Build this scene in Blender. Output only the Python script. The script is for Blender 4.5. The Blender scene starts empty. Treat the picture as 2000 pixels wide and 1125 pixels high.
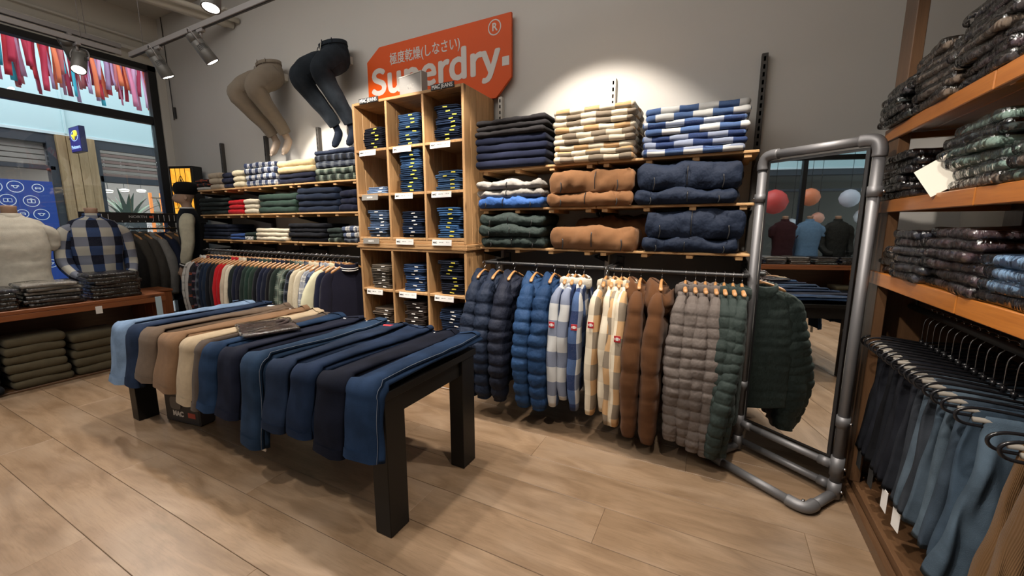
import bpy, math, random
from mathutils import Vector, Matrix, noise
from math import sin, cos, pi, radians, sqrt
S = bpy.context.scene
COL = S.collection
# ---------------------------------------------------------------- camera
cam_d = bpy.data.cameras.new('camera'); cam = bpy.data.objects.new('camera', cam_d); COL.objects.link(cam)
cam_d.sensor_width = 36; cam_d.lens = 14.0; cam_d.clip_start = .02; cam_d.clip_end = 200
cam.location = (0, 0, 1.5); cam.rotation_euler = (radians(90 - 8.9), 0, radians(27.0))
S.camera = cam
# ---------------------------------------------------------------- exposure, world, lights
S.view_settings.view_transform = 'Standard'; S.view_settings.look = 'None'; S.view_settings.gamma = 1
S.view_settings.use_curve_mapping = False
S.view_settings.exposure = 0.0
W = bpy.data.worlds.new('street_sky'); S.world = W; W.use_nodes = True
W.node_tree.nodes['Background'].inputs[0].default_value = (.62, .80, .86, 1)
W.node_tree.nodes['Background'].inputs[1].default_value = 0.9
WARM = (1, .895, .78); NEUT = (1, .955, .90)
def aim(o, tgt):
    o.rotation_euler = (Vector(tgt) - o.location).to_track_quat('-Z', 'Y').to_euler()
def spot(loc, tgt, power, angle=60, blend=.5, col=WARM, size=.04):
    d = bpy.data.lights.new('spot_light', 'SPOT'); d.energy = power; d.spot_size = radians(angle); d.spot_blend = blend
    d.color = col; d.shadow_soft_size = size
    o = bpy.data.objects.new('spot_light', d); COL.objects.link(o); o.location = loc; aim(o, tgt); return o
def area(loc, tgt, power, sx, sy, col=NEUT):
    d = bpy.data.lights.new('area_light', 'AREA'); d.shape = 'RECTANGLE'; d.size = sx; d.size_y = sy; d.energy = power; d.color = col
    o = bpy.data.objects.new('area_light', d); COL.objects.link(o); o.location = loc; aim(o, tgt); return o
TZ = 3.3; TY = 2.27
# lamps hanging on the tracks: (track point, target, watts, cone, blend, what they stand over)
LAMPS = [((-.92, TY, TZ), (-.92, 3.4, 1.65), 128, 85, .42, 'on the back wall track above the beige checked pile'),
 ((-2.5, 1.8, TZ), (-3.4, 3.4, 1.60), 170, 80, .25, 'out of the photo aimed at the dark wall legs'),
 ((-5.2, TY, TZ), (-4.9, 3.3, 1.1), 90, 70, .3, 'at the corner end of the back wall track'),
 ((-4.4, TY, TZ), (-3.9, 3.4, 1.5), 125, 76, .25, 'tilted to the right, second on the back wall track'),
 ((-1.68, TY, TZ), (-2.3, 2.9, 1.0), 110, 72, .4, 'on the back wall track above the cube shelves'),
 ((.25, TY, TZ), (-.3, 2.75, .5), 165, 66, .3, 'at the right end of the back wall track'),
 ((-1.5, TY, TZ), (-1.3, 2.72, .5), 145, 66, .3, 'on the back wall track above the blue puffers'),
 ((-3.30, 1.80, TZ), (-2.9, 1.2, .3), 150, 90, .4, 'cut by the top edge of the photo'),
 ((-5.82, 1.86, TZ), (-4.2, .9, .3), 150, 90, .5, 'glowing and facing the room before the ribbons'),
 ((-2.1, 1.75, TZ), (-2.2, .9, .0), 150, 95, .35, 'out of the photo above the jeans table'),
 ((-1.6, -.1, TZ), (-1.8, .6, 0), 130, 100, .6, 'out of the photo above the aisle'),
 ((.0, .9, TZ), (-.1, 1.6, 0), 105, 100, .6, 'out of the photo near the mirror'),
 ((-.9, .6, TZ), (.9, 1.9, 1.6), 200, 56, .4, 'out of the photo aimed at the right shelving'),
 ((-4.2, -.2, TZ), (-3.6, .2, 0), 130, 100, .6, 'out of the photo above the left aisle')]
for lo, tg, pw, an, bl, lb in LAMPS:
    d_ = (Vector(tg)-(Vector(lo)+Vector((0, 0, -.17)))).normalized(); spot(Vector(lo)+Vector((0, 0, -.17))+d_*.135, tg, pw, an, bl)
# unseen ambient fill lights added behind and above, without any fixtures
area((-3.0, -.9, 4.3), (-3.0, 1.0, 0), 76, 5, 2.5)
area((-3.2, 1.2, 4.45), (-3.2, 1.2, 0), 42, 6, 1.5)
# the lit interior of the shop across the street
area((-14.4, 5.6, 3.2), (-14.4, 5.6, 0), 170, 2, 3, (.95, .97, 1)); area((-14.4, 1.0, 3.2), (-14.4, 1.0, 0), 90, 2, 4, (.95, .97, 1))
# daylight of the arcade falling on the street outside
area((-10.3, 2, 6.5), (-12, 3, 1), 420, 8, 4, (.86, .95, 1))

# ---------------------------------------------------------------- mesh helpers
MESH = {}
def mk(verts, faces, uvs=None, smooth=True, name='m'):
    me = bpy.data.meshes.new(name); me.from_pydata([tuple(v) for v in verts], [], faces)
    if uvs is not None:
        ul = me.uv_layers.new(name='UVMap'); k = 0; flat = []
        for f in uvs:
            for c in f: flat += [c[0], c[1]]
        ul.data.foreach_set('uv', flat)
    if smooth: me.polygons.foreach_set('use_smooth', [True]*len(me.polygons))
    me.update(); return me
def link(name, me, mat, parent=None, loc=(0, 0, 0), rot=(0, 0, 0), sc=(1, 1, 1)):
    o = bpy.data.objects.new(name, me); COL.objects.link(o)
    if mat is not None:
        if len(me.materials) == 0: me.materials.append(mat)
        if me.materials[0] != mat:
            o.material_slots[0].link = 'OBJECT'; o.material_slots[0].material = mat
    o.location = loc; o.rotation_euler = rot; o.scale = sc
    if parent: o.parent = parent
    return o
def thing(name, label, cat, loc=(0, 0, 0), rz=0, group=None, rot=None):
    o = bpy.data.objects.new(name, None); COL.objects.link(o); o.empty_display_size = .05
    o.location = loc; o.rotation_euler = rot if rot else (0, 0, rz); o['label'] = label; o['category'] = cat
    if group: o['group'] = group
    return o
def tag(o, label, cat, group=None, kind=None):
    o['label'] = label; o['category'] = cat
    if group: o['group'] = group
    if kind: o['kind'] = kind
    return o
def struct(o): o['kind'] = 'structure'; return o
def cbox_data(sx, sy, sz, b=.003):
    b = min(b, sx*.45, sy*.45, sz*.45); V = []; idx = {}
    h = (sx/2, sy/2, sz/2)
    for ax in range(3):
        for s in (-1, 1):
            for a in (-1, 1):
                for c in (-1, 1):
                    p = [0, 0, 0]; o1, o2 = [(1, 2), (2, 0), (0, 1)][ax]
                    p[ax] = s*h[ax]; p[o1] = a*(h[o1]-b); p[o2] = c*(h[o2]-b)
                    idx[(ax, s, a, c)] = len(V); V.append(p)
    F = []
    for ax in range(3):
        for s in (-1, 1):
            q = [idx[(ax, s, a, c)] for a, c in ((-1, -1), (1, -1), (1, 1), (-1, 1))]
            F.append(q if s > 0 else q[::-1])
    def vid(ax, sg):   # vertex on face ax for the corner with signs sg
        o1, o2 = [(1, 2), (2, 0), (0, 1)][ax]; return idx[(ax, sg[ax], sg[o1], sg[o2])]
    for e in range(3):   # edges running along axis e
        a1, a2 = (e+1) % 3, (e+2) % 3
        for s1 in (-1, 1):
            for s2 in (-1, 1):
                g0 = [0]*3; g1 = [0]*3; g0[e] = -1; g1[e] = 1
                for g in (g0, g1): g[a1] = s1; g[a2] = s2
                q = [vid(a1, g0), vid(a1, g1), vid(a2, g1), vid(a2, g0)]
                F.append(q if s1*s2 < 0 else q[::-1])
    for sx_ in (-1, 1):
        for sy_ in (-1, 1):
            for sz_ in (-1, 1):
                g = [sx_, sy_, sz_]; t = [vid(0, g), vid(1, g), vid(2, g)]
                F.append(t if sx_*sy_*sz_ > 0 else t[::-1])
    lo = max(range(3), key=lambda i: h[i]); UV = []
    for f in F:
        n = (Vector(V[f[1]])-Vector(V[f[0]])).cross(Vector(V[f[2]])-Vector(V[f[0]]))
        d = max(range(3), key=lambda i: abs(n[i]))
        if d == lo: ax = [(lo+1) % 3, (lo+2) % 3]; off = 5
        else: ax = [lo, 3-lo-d]; off = d*.37
        UV.append([(V[i][ax[0]], V[i][ax[1]]+off) for i in f])
    return V, F, UV
def cbox(sx, sy, sz, b=.003):
    k = ('b', round(sx, 4), round(sy, 4), round(sz, 4), b)
    if k not in MESH: V, F, UV = cbox_data(sx, sy, sz, b); MESH[k] = mk(V, F, UV, False)
    return MESH[k]
def boxat(name, x0, x1, y0, y1, z0, z1, mat, parent=None, b=.003, rot=(0, 0, 0)):
    me = cbox(abs(x1-x0), abs(y1-y0), abs(z1-z0), b)
    return link(name, me, mat, parent, ((x0+x1)/2, (y0+y1)/2, (z0+z1)/2), rot)
class MB:
    def __init__(s): s.V = []; s.F = []; s.U = []
    def add(s, V, F, U=None, M=None):
        o = len(s.V); s.V += [tuple(M @ Vector(v)) if M else tuple(v) for v in V]; s.F += [[i+o for i in f] for f in F]
        s.U += U if U else [[(0, 0)]*len(f) for f in F]
        return s
    def box(s, x0, x1, y0, y1, z0, z1, b=.002, R=None):
        V, F, U = cbox_data(abs(x1-x0), abs(y1-y0), abs(z1-z0), b)
        M = Matrix.Translation(((x0+x1)/2, (y0+y1)/2, (z0+z1)/2))
        if R: M = M @ R
        return s.add(V, F, U, M)
    def tube(s, pts, r, n=10, cap=True): return s.add(*tube_data(pts, r, n, cap))
    def mesh(s, smooth=True): return mk(s.V, s.F, s.U, smooth)
def rings_data(R, cap=True, ulen=None, close=True):
    """R: list of rings (lists of Vector of equal length) -> verts, faces, uvs in metres"""
    n = len(R[0]); V = [v for r in R for v in r]; F = []; U = []
    vs = [0.]
    for i in range(1, len(R)):
        vs.append(vs[-1] + sum((R[i][k]-R[i-1][k]).length for k in range(0, n, max(1, n//6)))/len(range(0, n, max(1, n//6))))
    mid = R[len(R)//2]; us = [0.]
    for k in range(n): us.append(us[-1] + (mid[(k+1) % n]-mid[k]).length)
    m = n if close else n-1
    for i in range(len(R)-1):
        for k in range(m):
            a, b = i*n+k, i*n+(k+1) % n
            F.append([a, b, b+n, a+n]); U.append([(us[k], vs[i]), (us[k+1], vs[i]), (us[k+1], vs[i+1]), (us[k], vs[i+1])])
    if cap and close:
        F.append(list(range(n))[::-1]); U.append([(us[k], 0) for k in range(n)][::-1])
        F.append([(len(R)-1)*n+k for k in range(n)]); U.append([(us[k], vs[-1]) for k in range(n)])
    return V, F, U
def frames(pts):
    P = [Vector(p) for p in pts]; T = []
    for i in range(len(P)):
        t = P[min(i+1, len(P)-1)]-P[max(i-1, 0)]; T.append(t.normalized())
    up = Vector((0, 0, 1)) if abs(T[0].z) < .9 else Vector((0, 1, 0))
    A = (up - T[0]*up.dot(T[0])).normalized(); out = []
    for i in range(len(P)):
        A = (A - T[i]*A.dot(T[i])).normalized(); out.append((P[i], T[i], A, T[i].cross(A)))
    return out
def tube_data(pts, r, n=10, cap=True):
    R = []
    for i, (p, t, a, b) in enumerate(frames(pts)):
        rr = r[i] if isinstance(r, (list, tuple)) else r
        R.append([p + a*rr*cos(2*pi*k/n) + b*rr*sin(2*pi*k/n) for k in range(n)])
    return rings_data(R, cap)
def tube(name, pts, r, mat, parent=None, n=10, cap=True):
    return link(name, mk(*tube_data(pts, r, n, cap)), mat, parent)
def bez(pts, n=8):
    """Catmull-Rom through points"""
    P = [Vector(p) for p in pts]; P = [P[0]*2-P[1]]+P+[P[-1]*2-P[-2]]; out = []
    for i in range(1, len(P)-2):
        for k in range(n):
            t = k/n
            out.append(.5*((2*P[i])+(-P[i-1]+P[i+1])*t+(2*P[i-1]-5*P[i]+4*P[i+1]-P[i+2])*t*t+(-P[i-1]+3*P[i]-3*P[i+1]+P[i+2])*t**3))
    out.append(P[-2]); return out
def lerp(tab, x):
    if x <= tab[0][0]: return tab[0][1]
    for (a, u), (b, v) in zip(tab, tab[1:]):
        if x <= b:
            t = (x-a)/(b-a); t = t*t*(3-2*t); return u+(v-u)*t
    return tab[-1][1]
def nz(x, y, z): return noise.noise(Vector((x, y, z)))
FONT = {}
def font(kind):
    if kind not in FONT:
        import os
        p = None
        for base in (bpy.utils.resource_path('LOCAL'), bpy.utils.system_resource('DATAFILES') or ''):
            for sub in ('datafiles/fonts', 'fonts'):
                q = os.path.join(base, sub, kind)
                if os.path.exists(q): p = q
        try: FONT[kind] = bpy.data.fonts.load(p) if p else None
        except Exception: FONT[kind] = None
    return FONT[kind]
def text(name, s, mat, parent, loc, rot, size=.1, bold=0, ext=.001, width=None, align='CENTER', kind=None, space=1.0, sx=1.0, heavy=0):
    cu = bpy.data.curves.new('t', 'FONT'); cu.body = s; cu.size = size; cu.extrude = ext; cu.offset = bold
    cu.align_x = align; cu.align_y = 'CENTER'; cu.resolution_u = 3; cu.space_character = space
    f = font(kind) if kind else None
    if f: cu.font = f
    o = bpy.data.objects.new('t', cu); COL.objects.link(o)
    bpy.context.view_layer.update()
    me = bpy.data.meshes.new_from_object(o.evaluated_get(bpy.context.evaluated_depsgraph_get()))
    bpy.data.objects.remove(o)
    if width:
        w = max(v.co.x for v in me.vertices)-min(v.co.x for v in me.vertices)
        sx = width/w
    me.transform(Matrix.Diagonal((sx, 1, 1, 1)))
    if heavy:
        import bmesh
        bm = bmesh.new()
        for i, (dx, dy) in enumerate(((-1, 0), (1, 0), (0, -.9), (0, .9), (-.7, .65), (.7, .65), (-.7, -.65), (.7, -.65), (0, 0))):
            m2 = me.copy(); m2.transform(Matrix.Translation((dx*heavy, dy*heavy, i*.00006))); bm.from_mesh(m2); bpy.data.meshes.remove(m2)
        bm.to_mesh(me); bm.free()
    me.materials.clear()
    return link(name, me, mat, parent, loc, rot)

# ---------------------------------------------------------------- materials
def nodes(name):
    m = bpy.data.materials.new(name); m.use_nodes = True; nt = m.node_tree
    return m, nt, nt.nodes['Principled BSDF']
def N(nt, typ, **kw):
    n = nt.nodes.new(typ)
    for k, v in kw.items():
        if k.startswith('i_'): n.inputs[k[2:].replace('_', ' ')].default_value = v
        else: setattr(n, k, v)
    return n
def plain(name, rgb, rough=.6, metal=0, coat=0, spec=.5):
    m, nt, b = nodes(name); b.inputs['Base Color'].default_value = (*rgb, 1); b.inputs['Roughness'].default_value = rough
    b.inputs['Metallic'].default_value = metal; b.inputs['Coat Weight'].default_value = coat
    b.inputs['Specular IOR Level'].default_value = spec
    return m
def mixc(nt, a, b, fac, mode='MIX'):
    n = nt.nodes.new('ShaderNodeMix'); n.data_type = 'RGBA'; n.blend_type = mode
    for i, v in ((6, a), (7, b), (0, fac)):
        if hasattr(v, 'links') or hasattr(v, 'is_linked'): nt.links.new(v, n.inputs[i])
        else: n.inputs[i].default_value = (*v, 1) if isinstance(v, tuple) and len(v) == 3 else v
    return n.outputs[2]
def ramp(nt, src, lo, hi):
    n = nt.nodes.new('ShaderNodeMapRange'); nt.links.new(src, n.inputs[0]); n.inputs[1].default_value = lo; n.inputs[2].default_value = hi
    return n.outputs[0]
def noisen(nt, vec, scale, detail=3, rough=.5):
    n = nt.nodes.new('ShaderNodeTexNoise'); n.inputs['Scale'].default_value = scale; n.inputs['Detail'].default_value = detail
    n.inputs['Roughness'].default_value = rough
    if vec is not None: nt.links.new(vec, n.inputs['Vector'])
    return n.outputs['Fac']
def uvvec(nt, scale=(1, 1, 1), rand=True):
    tc = nt.nodes.new('ShaderNodeTexCoord'); mp = nt.nodes.new('ShaderNodeMapping'); mp.inputs['Scale'].default_value = scale
    nt.links.new(tc.outputs['UV'], mp.inputs['Vector'])
    if rand:
        oi = nt.nodes.new('ShaderNodeObjectInfo'); mm = nt.nodes.new('ShaderNodeMath'); mm.operation = 'MULTIPLY'
        mm.inputs[1].default_value = 37.; nt.links.new(oi.outputs['Random'], mm.inputs[0]); nt.links.new(mm.outputs[0], mp.inputs['Location'])
    return mp.outputs[0]
def bump(nt, b, h, strength=.3, dist=.01):
    n = nt.nodes.new('ShaderNodeBump'); n.inputs['Strength'].default_value = strength; n.inputs['Distance'].default_value = dist
    nt.links.new(h, n.inputs['Height']); nt.links.new(n.outputs[0], b.inputs['Normal']); return n
FAB = {}
def fabric(rgb, kind='knit', var=.12):
    k = (rgb, kind)
    if k in FAB: return FAB[k]
    m, nt, b = nodes(kind+'_fabric'); v = uvvec(nt)
    b.inputs['Specular IOR Level'].default_value = .12
    dark = tuple(c*(1-var*2) for c in rgb); lite = tuple(min(1, c*(1+var)) for c in rgb)
    if kind == 'denim':
        f = noisen(nt, v, 9, 4); c = mixc(nt, dark, tuple(min(1, x*1.3+.002) for x in rgb), ramp(nt, f, .35, .7))
        f2 = noisen(nt, v, 420, 2); c = mixc(nt, c, tuple(min(1, x*1.7+.003) for x in rgb), ramp(nt, f2, .55, 1.2)); h = f2; st = .25
        b.inputs['Roughness'].default_value = .85
    elif kind == 'puffer':
        f = noisen(nt, v, 5, 2); c = mixc(nt, tuple(q*.9 for q in rgb), tuple(q*1.06 for q in rgb), f)
        h = noisen(nt, uvvec(nt, (13, 10, 9)), 1.8, 2, .5); st = .5; b.inputs['Roughness'].default_value = .72
        b.inputs['Specular IOR Level'].default_value = .2
    elif kind == 'cord':
        w = N(nt, 'ShaderNodeTexWave', bands_direction='X'); w.inputs['Scale'].default_value = 75; w.inputs['Distortion'].default_value = .4
        nt.links.new(v, w.inputs['Vector']); f = noisen(nt, v, 12, 4)
        c = mixc(nt, mixc(nt, dark, lite, f), dark, ramp(nt, w.outputs['Fac'], .5, 2.0)); h = w.outputs['Fac']; st = .4
        b.inputs['Roughness'].default_value = .9; b.inputs['Sheen Weight'].default_value = .06
    elif kind == 'sherpa':
        f = noisen(nt, v, 60, 4, .7); c = mixc(nt, dark, lite, f); h = f; st = 1.; b.inputs['Roughness'].default_value = 1
    else:
        f = noisen(nt, v, 25, 3); c = mixc(nt, dark, lite, f); h = noisen(nt, v, 260, 2); st = .3
        b.inputs['Roughness'].default_value = .95; b.inputs['Sheen Weight'].default_value = .05
    nt.links.new(c, b.inputs['Base Color']); bump(nt, b, h, st, .004 if kind != 'puffer' else .022)
    FAB[k] = m; return m
def plaid(name, base, c1, c2, line=None, size=.16, mid=None):
    """woven check in UV metres: bands c1 one way, bands c2 the other, both where they cross"""
    if name in FAB: return FAB[name]
    m, nt, b = nodes('plaid_fabric'); v = uvvec(nt, (1/size, 1/size, 1))
    sp = nt.nodes.new('ShaderNodeSeparateXYZ'); nt.links.new(v, sp.inputs[0])
    def band(src, at, w):
        f = N(nt, 'ShaderNodeMath', operation='FRACT'); nt.links.new(src, f.inputs[0])
        c = N(nt, 'ShaderNodeMath', operation='COMPARE'); c.inputs[1].default_value = at; c.inputs[2].default_value = w/2
        nt.links.new(f.outputs[0], c.inputs[0]); return c.outputs[0]
    def mul(s, k):
        q = N(nt, 'ShaderNodeMath', operation='MULTIPLY'); nt.links.new(s, q.inputs[0])
        if isinstance(k, float): q.inputs[1].default_value = k
        else: nt.links.new(k, q.inputs[1])
        return q.outputs[0]
    bu, bv = band(sp.outputs[0], .25, .5), band(sp.outputs[1], .25, .5)
    c = mixc(nt, base, c1, bu); c = mixc(nt, c, mid or c1, mul(bv, .95)); c = mixc(nt, c, c2, mul(bu, bv))
    if line:
        for s in (sp.outputs[0], sp.outputs[1]):
            for at in (.70, .82): c = mixc(nt, c, line, mul(band(s, at, .05), .7))
    f = noisen(nt, uvvec(nt, (1, 1, 1)), 300, 2); c = mixc(nt, c, (.55, .5, .45), ramp(nt, f, .55, 2.2))
    nt.links.new(c, b.inputs['Base Color']); b.inputs['Roughness'].default_value = .95; b.inputs['Specular IOR Level'].default_value = .2
    bump(nt, b, f, .3, .004); FAB[name] = m; return m
def wood(name, c1, c2, c3, rough=.5, gs=1., knots=True, coat=0, rv=.25):
    m, nt, b = nodes(name); v = uvvec(nt, (1.2*gs, 16*gs, 1)); v2 = uvvec(nt, (3*gs, 3*gs, 1))
    f = noisen(nt, v, 2.2, 6, .65); c = mixc(nt, c1, c2, ramp(nt, f, .3, .7))
    g = noisen(nt, uvvec(nt, (5*gs, 130*gs, 1)), 1.5, 3); c = mixc(nt, c, c3, ramp(nt, g, .52, 1.15))
    if knots:
        vo = nt.nodes.new('ShaderNodeTexVoronoi'); vo.inputs['Scale'].default_value = 1.7
        nt.links.new(uvvec(nt, (1.6, 3.6, 1)), vo.inputs['Vector'])
        k = ramp(nt, vo.outputs['Distance'], .16, .03); c = mixc(nt, c, tuple(x*.35 for x in c3), k)
    oi = nt.nodes.new('ShaderNodeObjectInfo'); hs = nt.nodes.new('ShaderNodeHueSaturation')
    mr = nt.nodes.new('ShaderNodeMapRange'); nt.links.new(oi.outputs['Random'], mr.inputs[0]); mr.inputs[3].default_value = 1-rv/2; mr.inputs[4].default_value = 1+rv/2
    nt.links.new(mr.outputs[0], hs.inputs['Value']); nt.links.new(c, hs.inputs['Color'])
    nt.links.new(hs.outputs[0], b.inputs['Base Color']); b.inputs['Roughness'].default_value = rough; b.inputs['Coat Weight'].default_value = coat
    b.inputs['Coat Roughness'].default_value = .25
    bump(nt, b, g, .15, .002); return m
def emis(name, rgb, s):
    m, nt, b = nodes(name); b.inputs['Base Color'].default_value = (*rgb, 1); b.inputs['Emission Color'].default_value = (*rgb, 1)
    b.inputs['Emission Strength'].default_value = s; return m
def glass_mat(name, tint=(1, 1, 1), refl=.08):
    m = bpy.data.materials.new(name); m.use_nodes = True; nt = m.node_tree; nt.nodes.clear()
    o = nt.nodes.new('ShaderNodeOutputMaterial'); mx = nt.nodes.new('ShaderNodeMixShader'); t = nt.nodes.new('ShaderNodeBsdfTransparent')
    g = nt.nodes.new('ShaderNodeBsdfGlossy'); g.inputs['Roughness'].default_value = .01; t.inputs[0].default_value = (*tint, 1)
    lw = nt.nodes.new('ShaderNodeFresnel'); lw.inputs[0].default_value = 1.5
    nt.links.new(lw.outputs[0], mx.inputs[0]); nt.links.new(t.outputs[0], mx.inputs[1]); nt.links.new(g.outputs[0], mx.inputs[2])
    nt.links.new(mx.outputs[0], o.inputs[0]); return m
def plastic_mat():
    m = bpy.data.materials.new('clear_crinkled_plastic'); m.use_nodes = True; nt = m.node_tree; nt.nodes.clear()
    o = nt.nodes.new('ShaderNodeOutputMaterial'); mx = nt.nodes.new('ShaderNodeMixShader'); t = nt.nodes.new('ShaderNodeBsdfTransparent')
    g = nt.nodes.new('ShaderNodeBsdfGlossy'); g.inputs['Roughness'].default_value = .10
    lw = nt.nodes.new('ShaderNodeFresnel'); lw.inputs[0].default_value = 1.85
    bp = nt.nodes.new('ShaderNodeBump'); bp.inputs['Strength'].default_value = .55; bp.inputs['Distance'].default_value = .04
    nt.links.new(noisen(nt, uvvec(nt, (1, .45, 1)), 30, 3, .5), bp.inputs['Height'])
    nt.links.new(bp.outputs[0], g.inputs['Normal']); nt.links.new(bp.outputs[0], lw.inputs['Normal'])
    mr = nt.nodes.new('ShaderNodeMapRange'); mr.inputs[3].default_value = .03; nt.links.new(lw.outputs[0], mr.inputs[0])
    nt.links.new(mr.outputs[0], mx.inputs[0]); nt.links.new(t.outputs[0], mx.inputs[1]); nt.links.new(g.outputs[0], mx.inputs[2])
    nt.links.new(mx.outputs[0], o.inputs[0]); return m
def wallmat(name, rgb, rough=.85):
    m, nt, b = nodes(name); tc = nt.nodes.new('ShaderNodeTexCoord')
    f = noisen(nt, tc.outputs['Object'], 2.5, 4); nt.links.new(mixc(nt, tuple(c*.94 for c in rgb), rgb, f), b.inputs['Base Color'])
    b.inputs['Roughness'].default_value = rough; bump(nt, b, noisen(nt, tc.outputs['Object'], 90, 2), .08, .003); return m
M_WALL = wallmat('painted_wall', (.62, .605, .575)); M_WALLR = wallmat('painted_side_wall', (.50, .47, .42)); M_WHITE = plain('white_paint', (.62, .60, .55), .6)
M_CEIL = wallmat('ceiling_paint', (.64, .61, .54))
M_PINE = wood('pine_boards', (.37, .20, .082), (.54, .325, .15), (.22, .105, .04), .6, 1)
M_SHELF = wood('shelf_wood', (.46, .26, .11), (.60, .37, .17), (.30, .15, .06), .55, 1, False)
M_HONEY = wood('honey_wood', (.33, .105, .016), (.46, .165, .028), (.22, .06, .010), .3, 1, False, .4)
M_BROWN = wood('dark_stained_wood', (.085, .042, .020), (.13, .068, .032), (.05, .025, .012), .4, 1, False, .3)
M_RED = wood('reddish_table_wood', (.20, .062, .020), (.30, .10, .032), (.12, .035, .012), .4, .8, True, .2)
M_HANG = plain('hanger_wood', (.40, .20, .075), .4, 0, .3)
M_BLACK = plain('black_metal', (.012, .012, .013), .45)
M_BLACKW = plain('black_table_lacquer', (.007, .0066, .0062), .42, spec=.25)
M_DK = plain('dark_grey_metal', (.05, .05, .052), .4, .6)
M_ZINC = plain('galvanised_pipe', (.17, .17, .178), .5, .55); M_ZINCD = plain('dark_pipe', (.17, .17, .18), .4, .8)
M_CHR = plain('chrome_wire', (.55, .55, .56), .25, 1)
M_CARD = plain('white_card', (.80, .79, .77), .5); M_INK = plain('black_print', (.02, .02, .02), .6)
M_CREAM = plain('ivory_card', (.75, .72, .63), .6); M_YEL = plain('yellow_size_strip', (.72, .62, .08), .5); M_REDP = plain('red_patch', (.45, .02, .03), .6)
M_PLAST = plastic_mat(); M_GLASS = glass_mat('window_glass')
M_SKIN = plain('mannequin_skin', (.42, .27, .19), .5); M_SPOT = plain('spot_housing', (.13, .125, .115), .45, .3)
M_TRACK = plain('track_grey', (.22, .205, .20), .5); M_PIPE = plain('cream_pipe_paint', (.62, .59, .51), .5)
# ---------------------------------------------------------------- the room
XL, XR, YB, YF, ZC = -7.75, 1.30, 3.40, -4.2, 4.75
def floor_mat():
    m, nt, b = nodes('oak_vinyl'); v = uvvec(nt, (1, 7, 1))
    nn = nt.nodes.new('ShaderNodeTexNoise'); nn.inputs['Scale'].default_value = 1.5; nn.inputs['Detail'].default_value = 6; nn.inputs['Distortion'].default_value = 1.6; nt.links.new(uvvec(nt, (1.3, 5, 1)), nn.inputs['Vector']); f = nn.outputs['Fac']; c = mixc(nt, (.160, .102, .059), (.255, .174, .109), ramp(nt, f, .32, .68))
    g = noisen(nt, uvvec(nt, (5, 70, 1)), 1.8, 6, .68); c = mixc(nt, c, (.12, .075, .042), ramp(nt, g, .48, .95))
    d = noisen(nt, uvvec(nt, (1.5, 3, 1)), 1.3, 3); c = mixc(nt, c, (.32, .245, .18), ramp(nt, d, .48, 1.1))
    nt.links.new(c, b.inputs['Base Color']); b.inputs['Roughness'].default_value = .36; b.inputs['Specular IOR Level'].default_value = .45
    bump(nt, b, g, .12, .002); return m
M_FLOOR = floor_mat()
floor = struct(boxat('floor', XL-.3, XR+.3, YF, YB+.1, -.12, -.0045, plain('subfloor', (.08, .055, .04), .9)))
y = -3.99 + .0; r = random.Random(3); row = 0
# planks .27 wide, 1.5 long, laid along the back wall
V, F, U = cbox_data(2.4, .268, .004, .0015); PL = mk(V, F, U, False)
while y < YB:
    x = XL + (row*.92) % 2.4 - 2.4
    while x < XR:
        a, b_ = max(x, XL), min(x+2.3985, XR)
        if b_-a > .05:
            full = (b_-a) > 2.39
            me = PL if full else cbox(b_-a, .268, .004, .0015)
            link('plank', me, M_FLOOR, floor, ((a+b_)/2 - (XL+XR)/2, y+.135-(YF+YB+.1)/2, .06025))
        x += 2.4
    y += .27; row += 1
struct(boxat('wall_back', XL-.3, XR+.3, YB, YB+.2, -.1, ZC, M_WALL, b=.001))
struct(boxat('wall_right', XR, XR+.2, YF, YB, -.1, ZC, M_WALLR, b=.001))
struct(boxat('wall_front', XL-.3, XR+.2, YF-.2, YF, -.1, ZC, M_WALL, b=.001))
struct(boxat('ceiling', XL-.3, XR+.3, YF-.2, YB+.1, ZC, ZC+.15, M_CEIL, b=.001))
# window wall on the left: masonry above, white jamb, black frame, panes
wl = struct(boxat('wall_left', XL-.2, XL, YF, YB, 3.86, ZC, M_CEIL, b=.001))
struct(boxat('trim_1', XL-.2, XL+.06, 3.30, YB, 0, 3.86, M_WHITE, b=.004))
struct(boxat('trim_2', XL, XL+.12, YF, YB, 3.98, 4.03, M_WHITE, b=.004))
struct(boxat('trim_3', XL, XL+.06, YF, YB, 4.16, 4.19, M_WHITE, b=.004))
win = bpy.data.objects.new('window_1', None); COL.objects.link(win); struct(win)
def wb(n, y0, y1, z0, z1, d=.07): return boxat(n, XL-.09, XL-.09+d, y0, y1, z0, z1, M_BLACK, win)
wb('frame_post', 3.20, 3.30, 0, 3.86, .12)
for yy in (.95, -1.3, -3.4): wb('frame_post', yy-.05, yy+.05, 0, 3.86, .1)
wb('frame_head', YF, 3.3, 3.78, 3.86, .12); wb('frame_bar', YF, 3.2, 3.02, 3.13, .10); wb('frame_sill', YF, 3.2, 0, .12, .1)
for a, b_ in ((.99+.01, 3.2), (-1.25, .9), (-3.35, -1.35)):
    for z0, z1 in ((.12, 3.02), (3.13, 3.78)): boxat('pane', XL-.07, XL-.062, a, b_, z0, z1, M_GLASS, win, .001)
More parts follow.
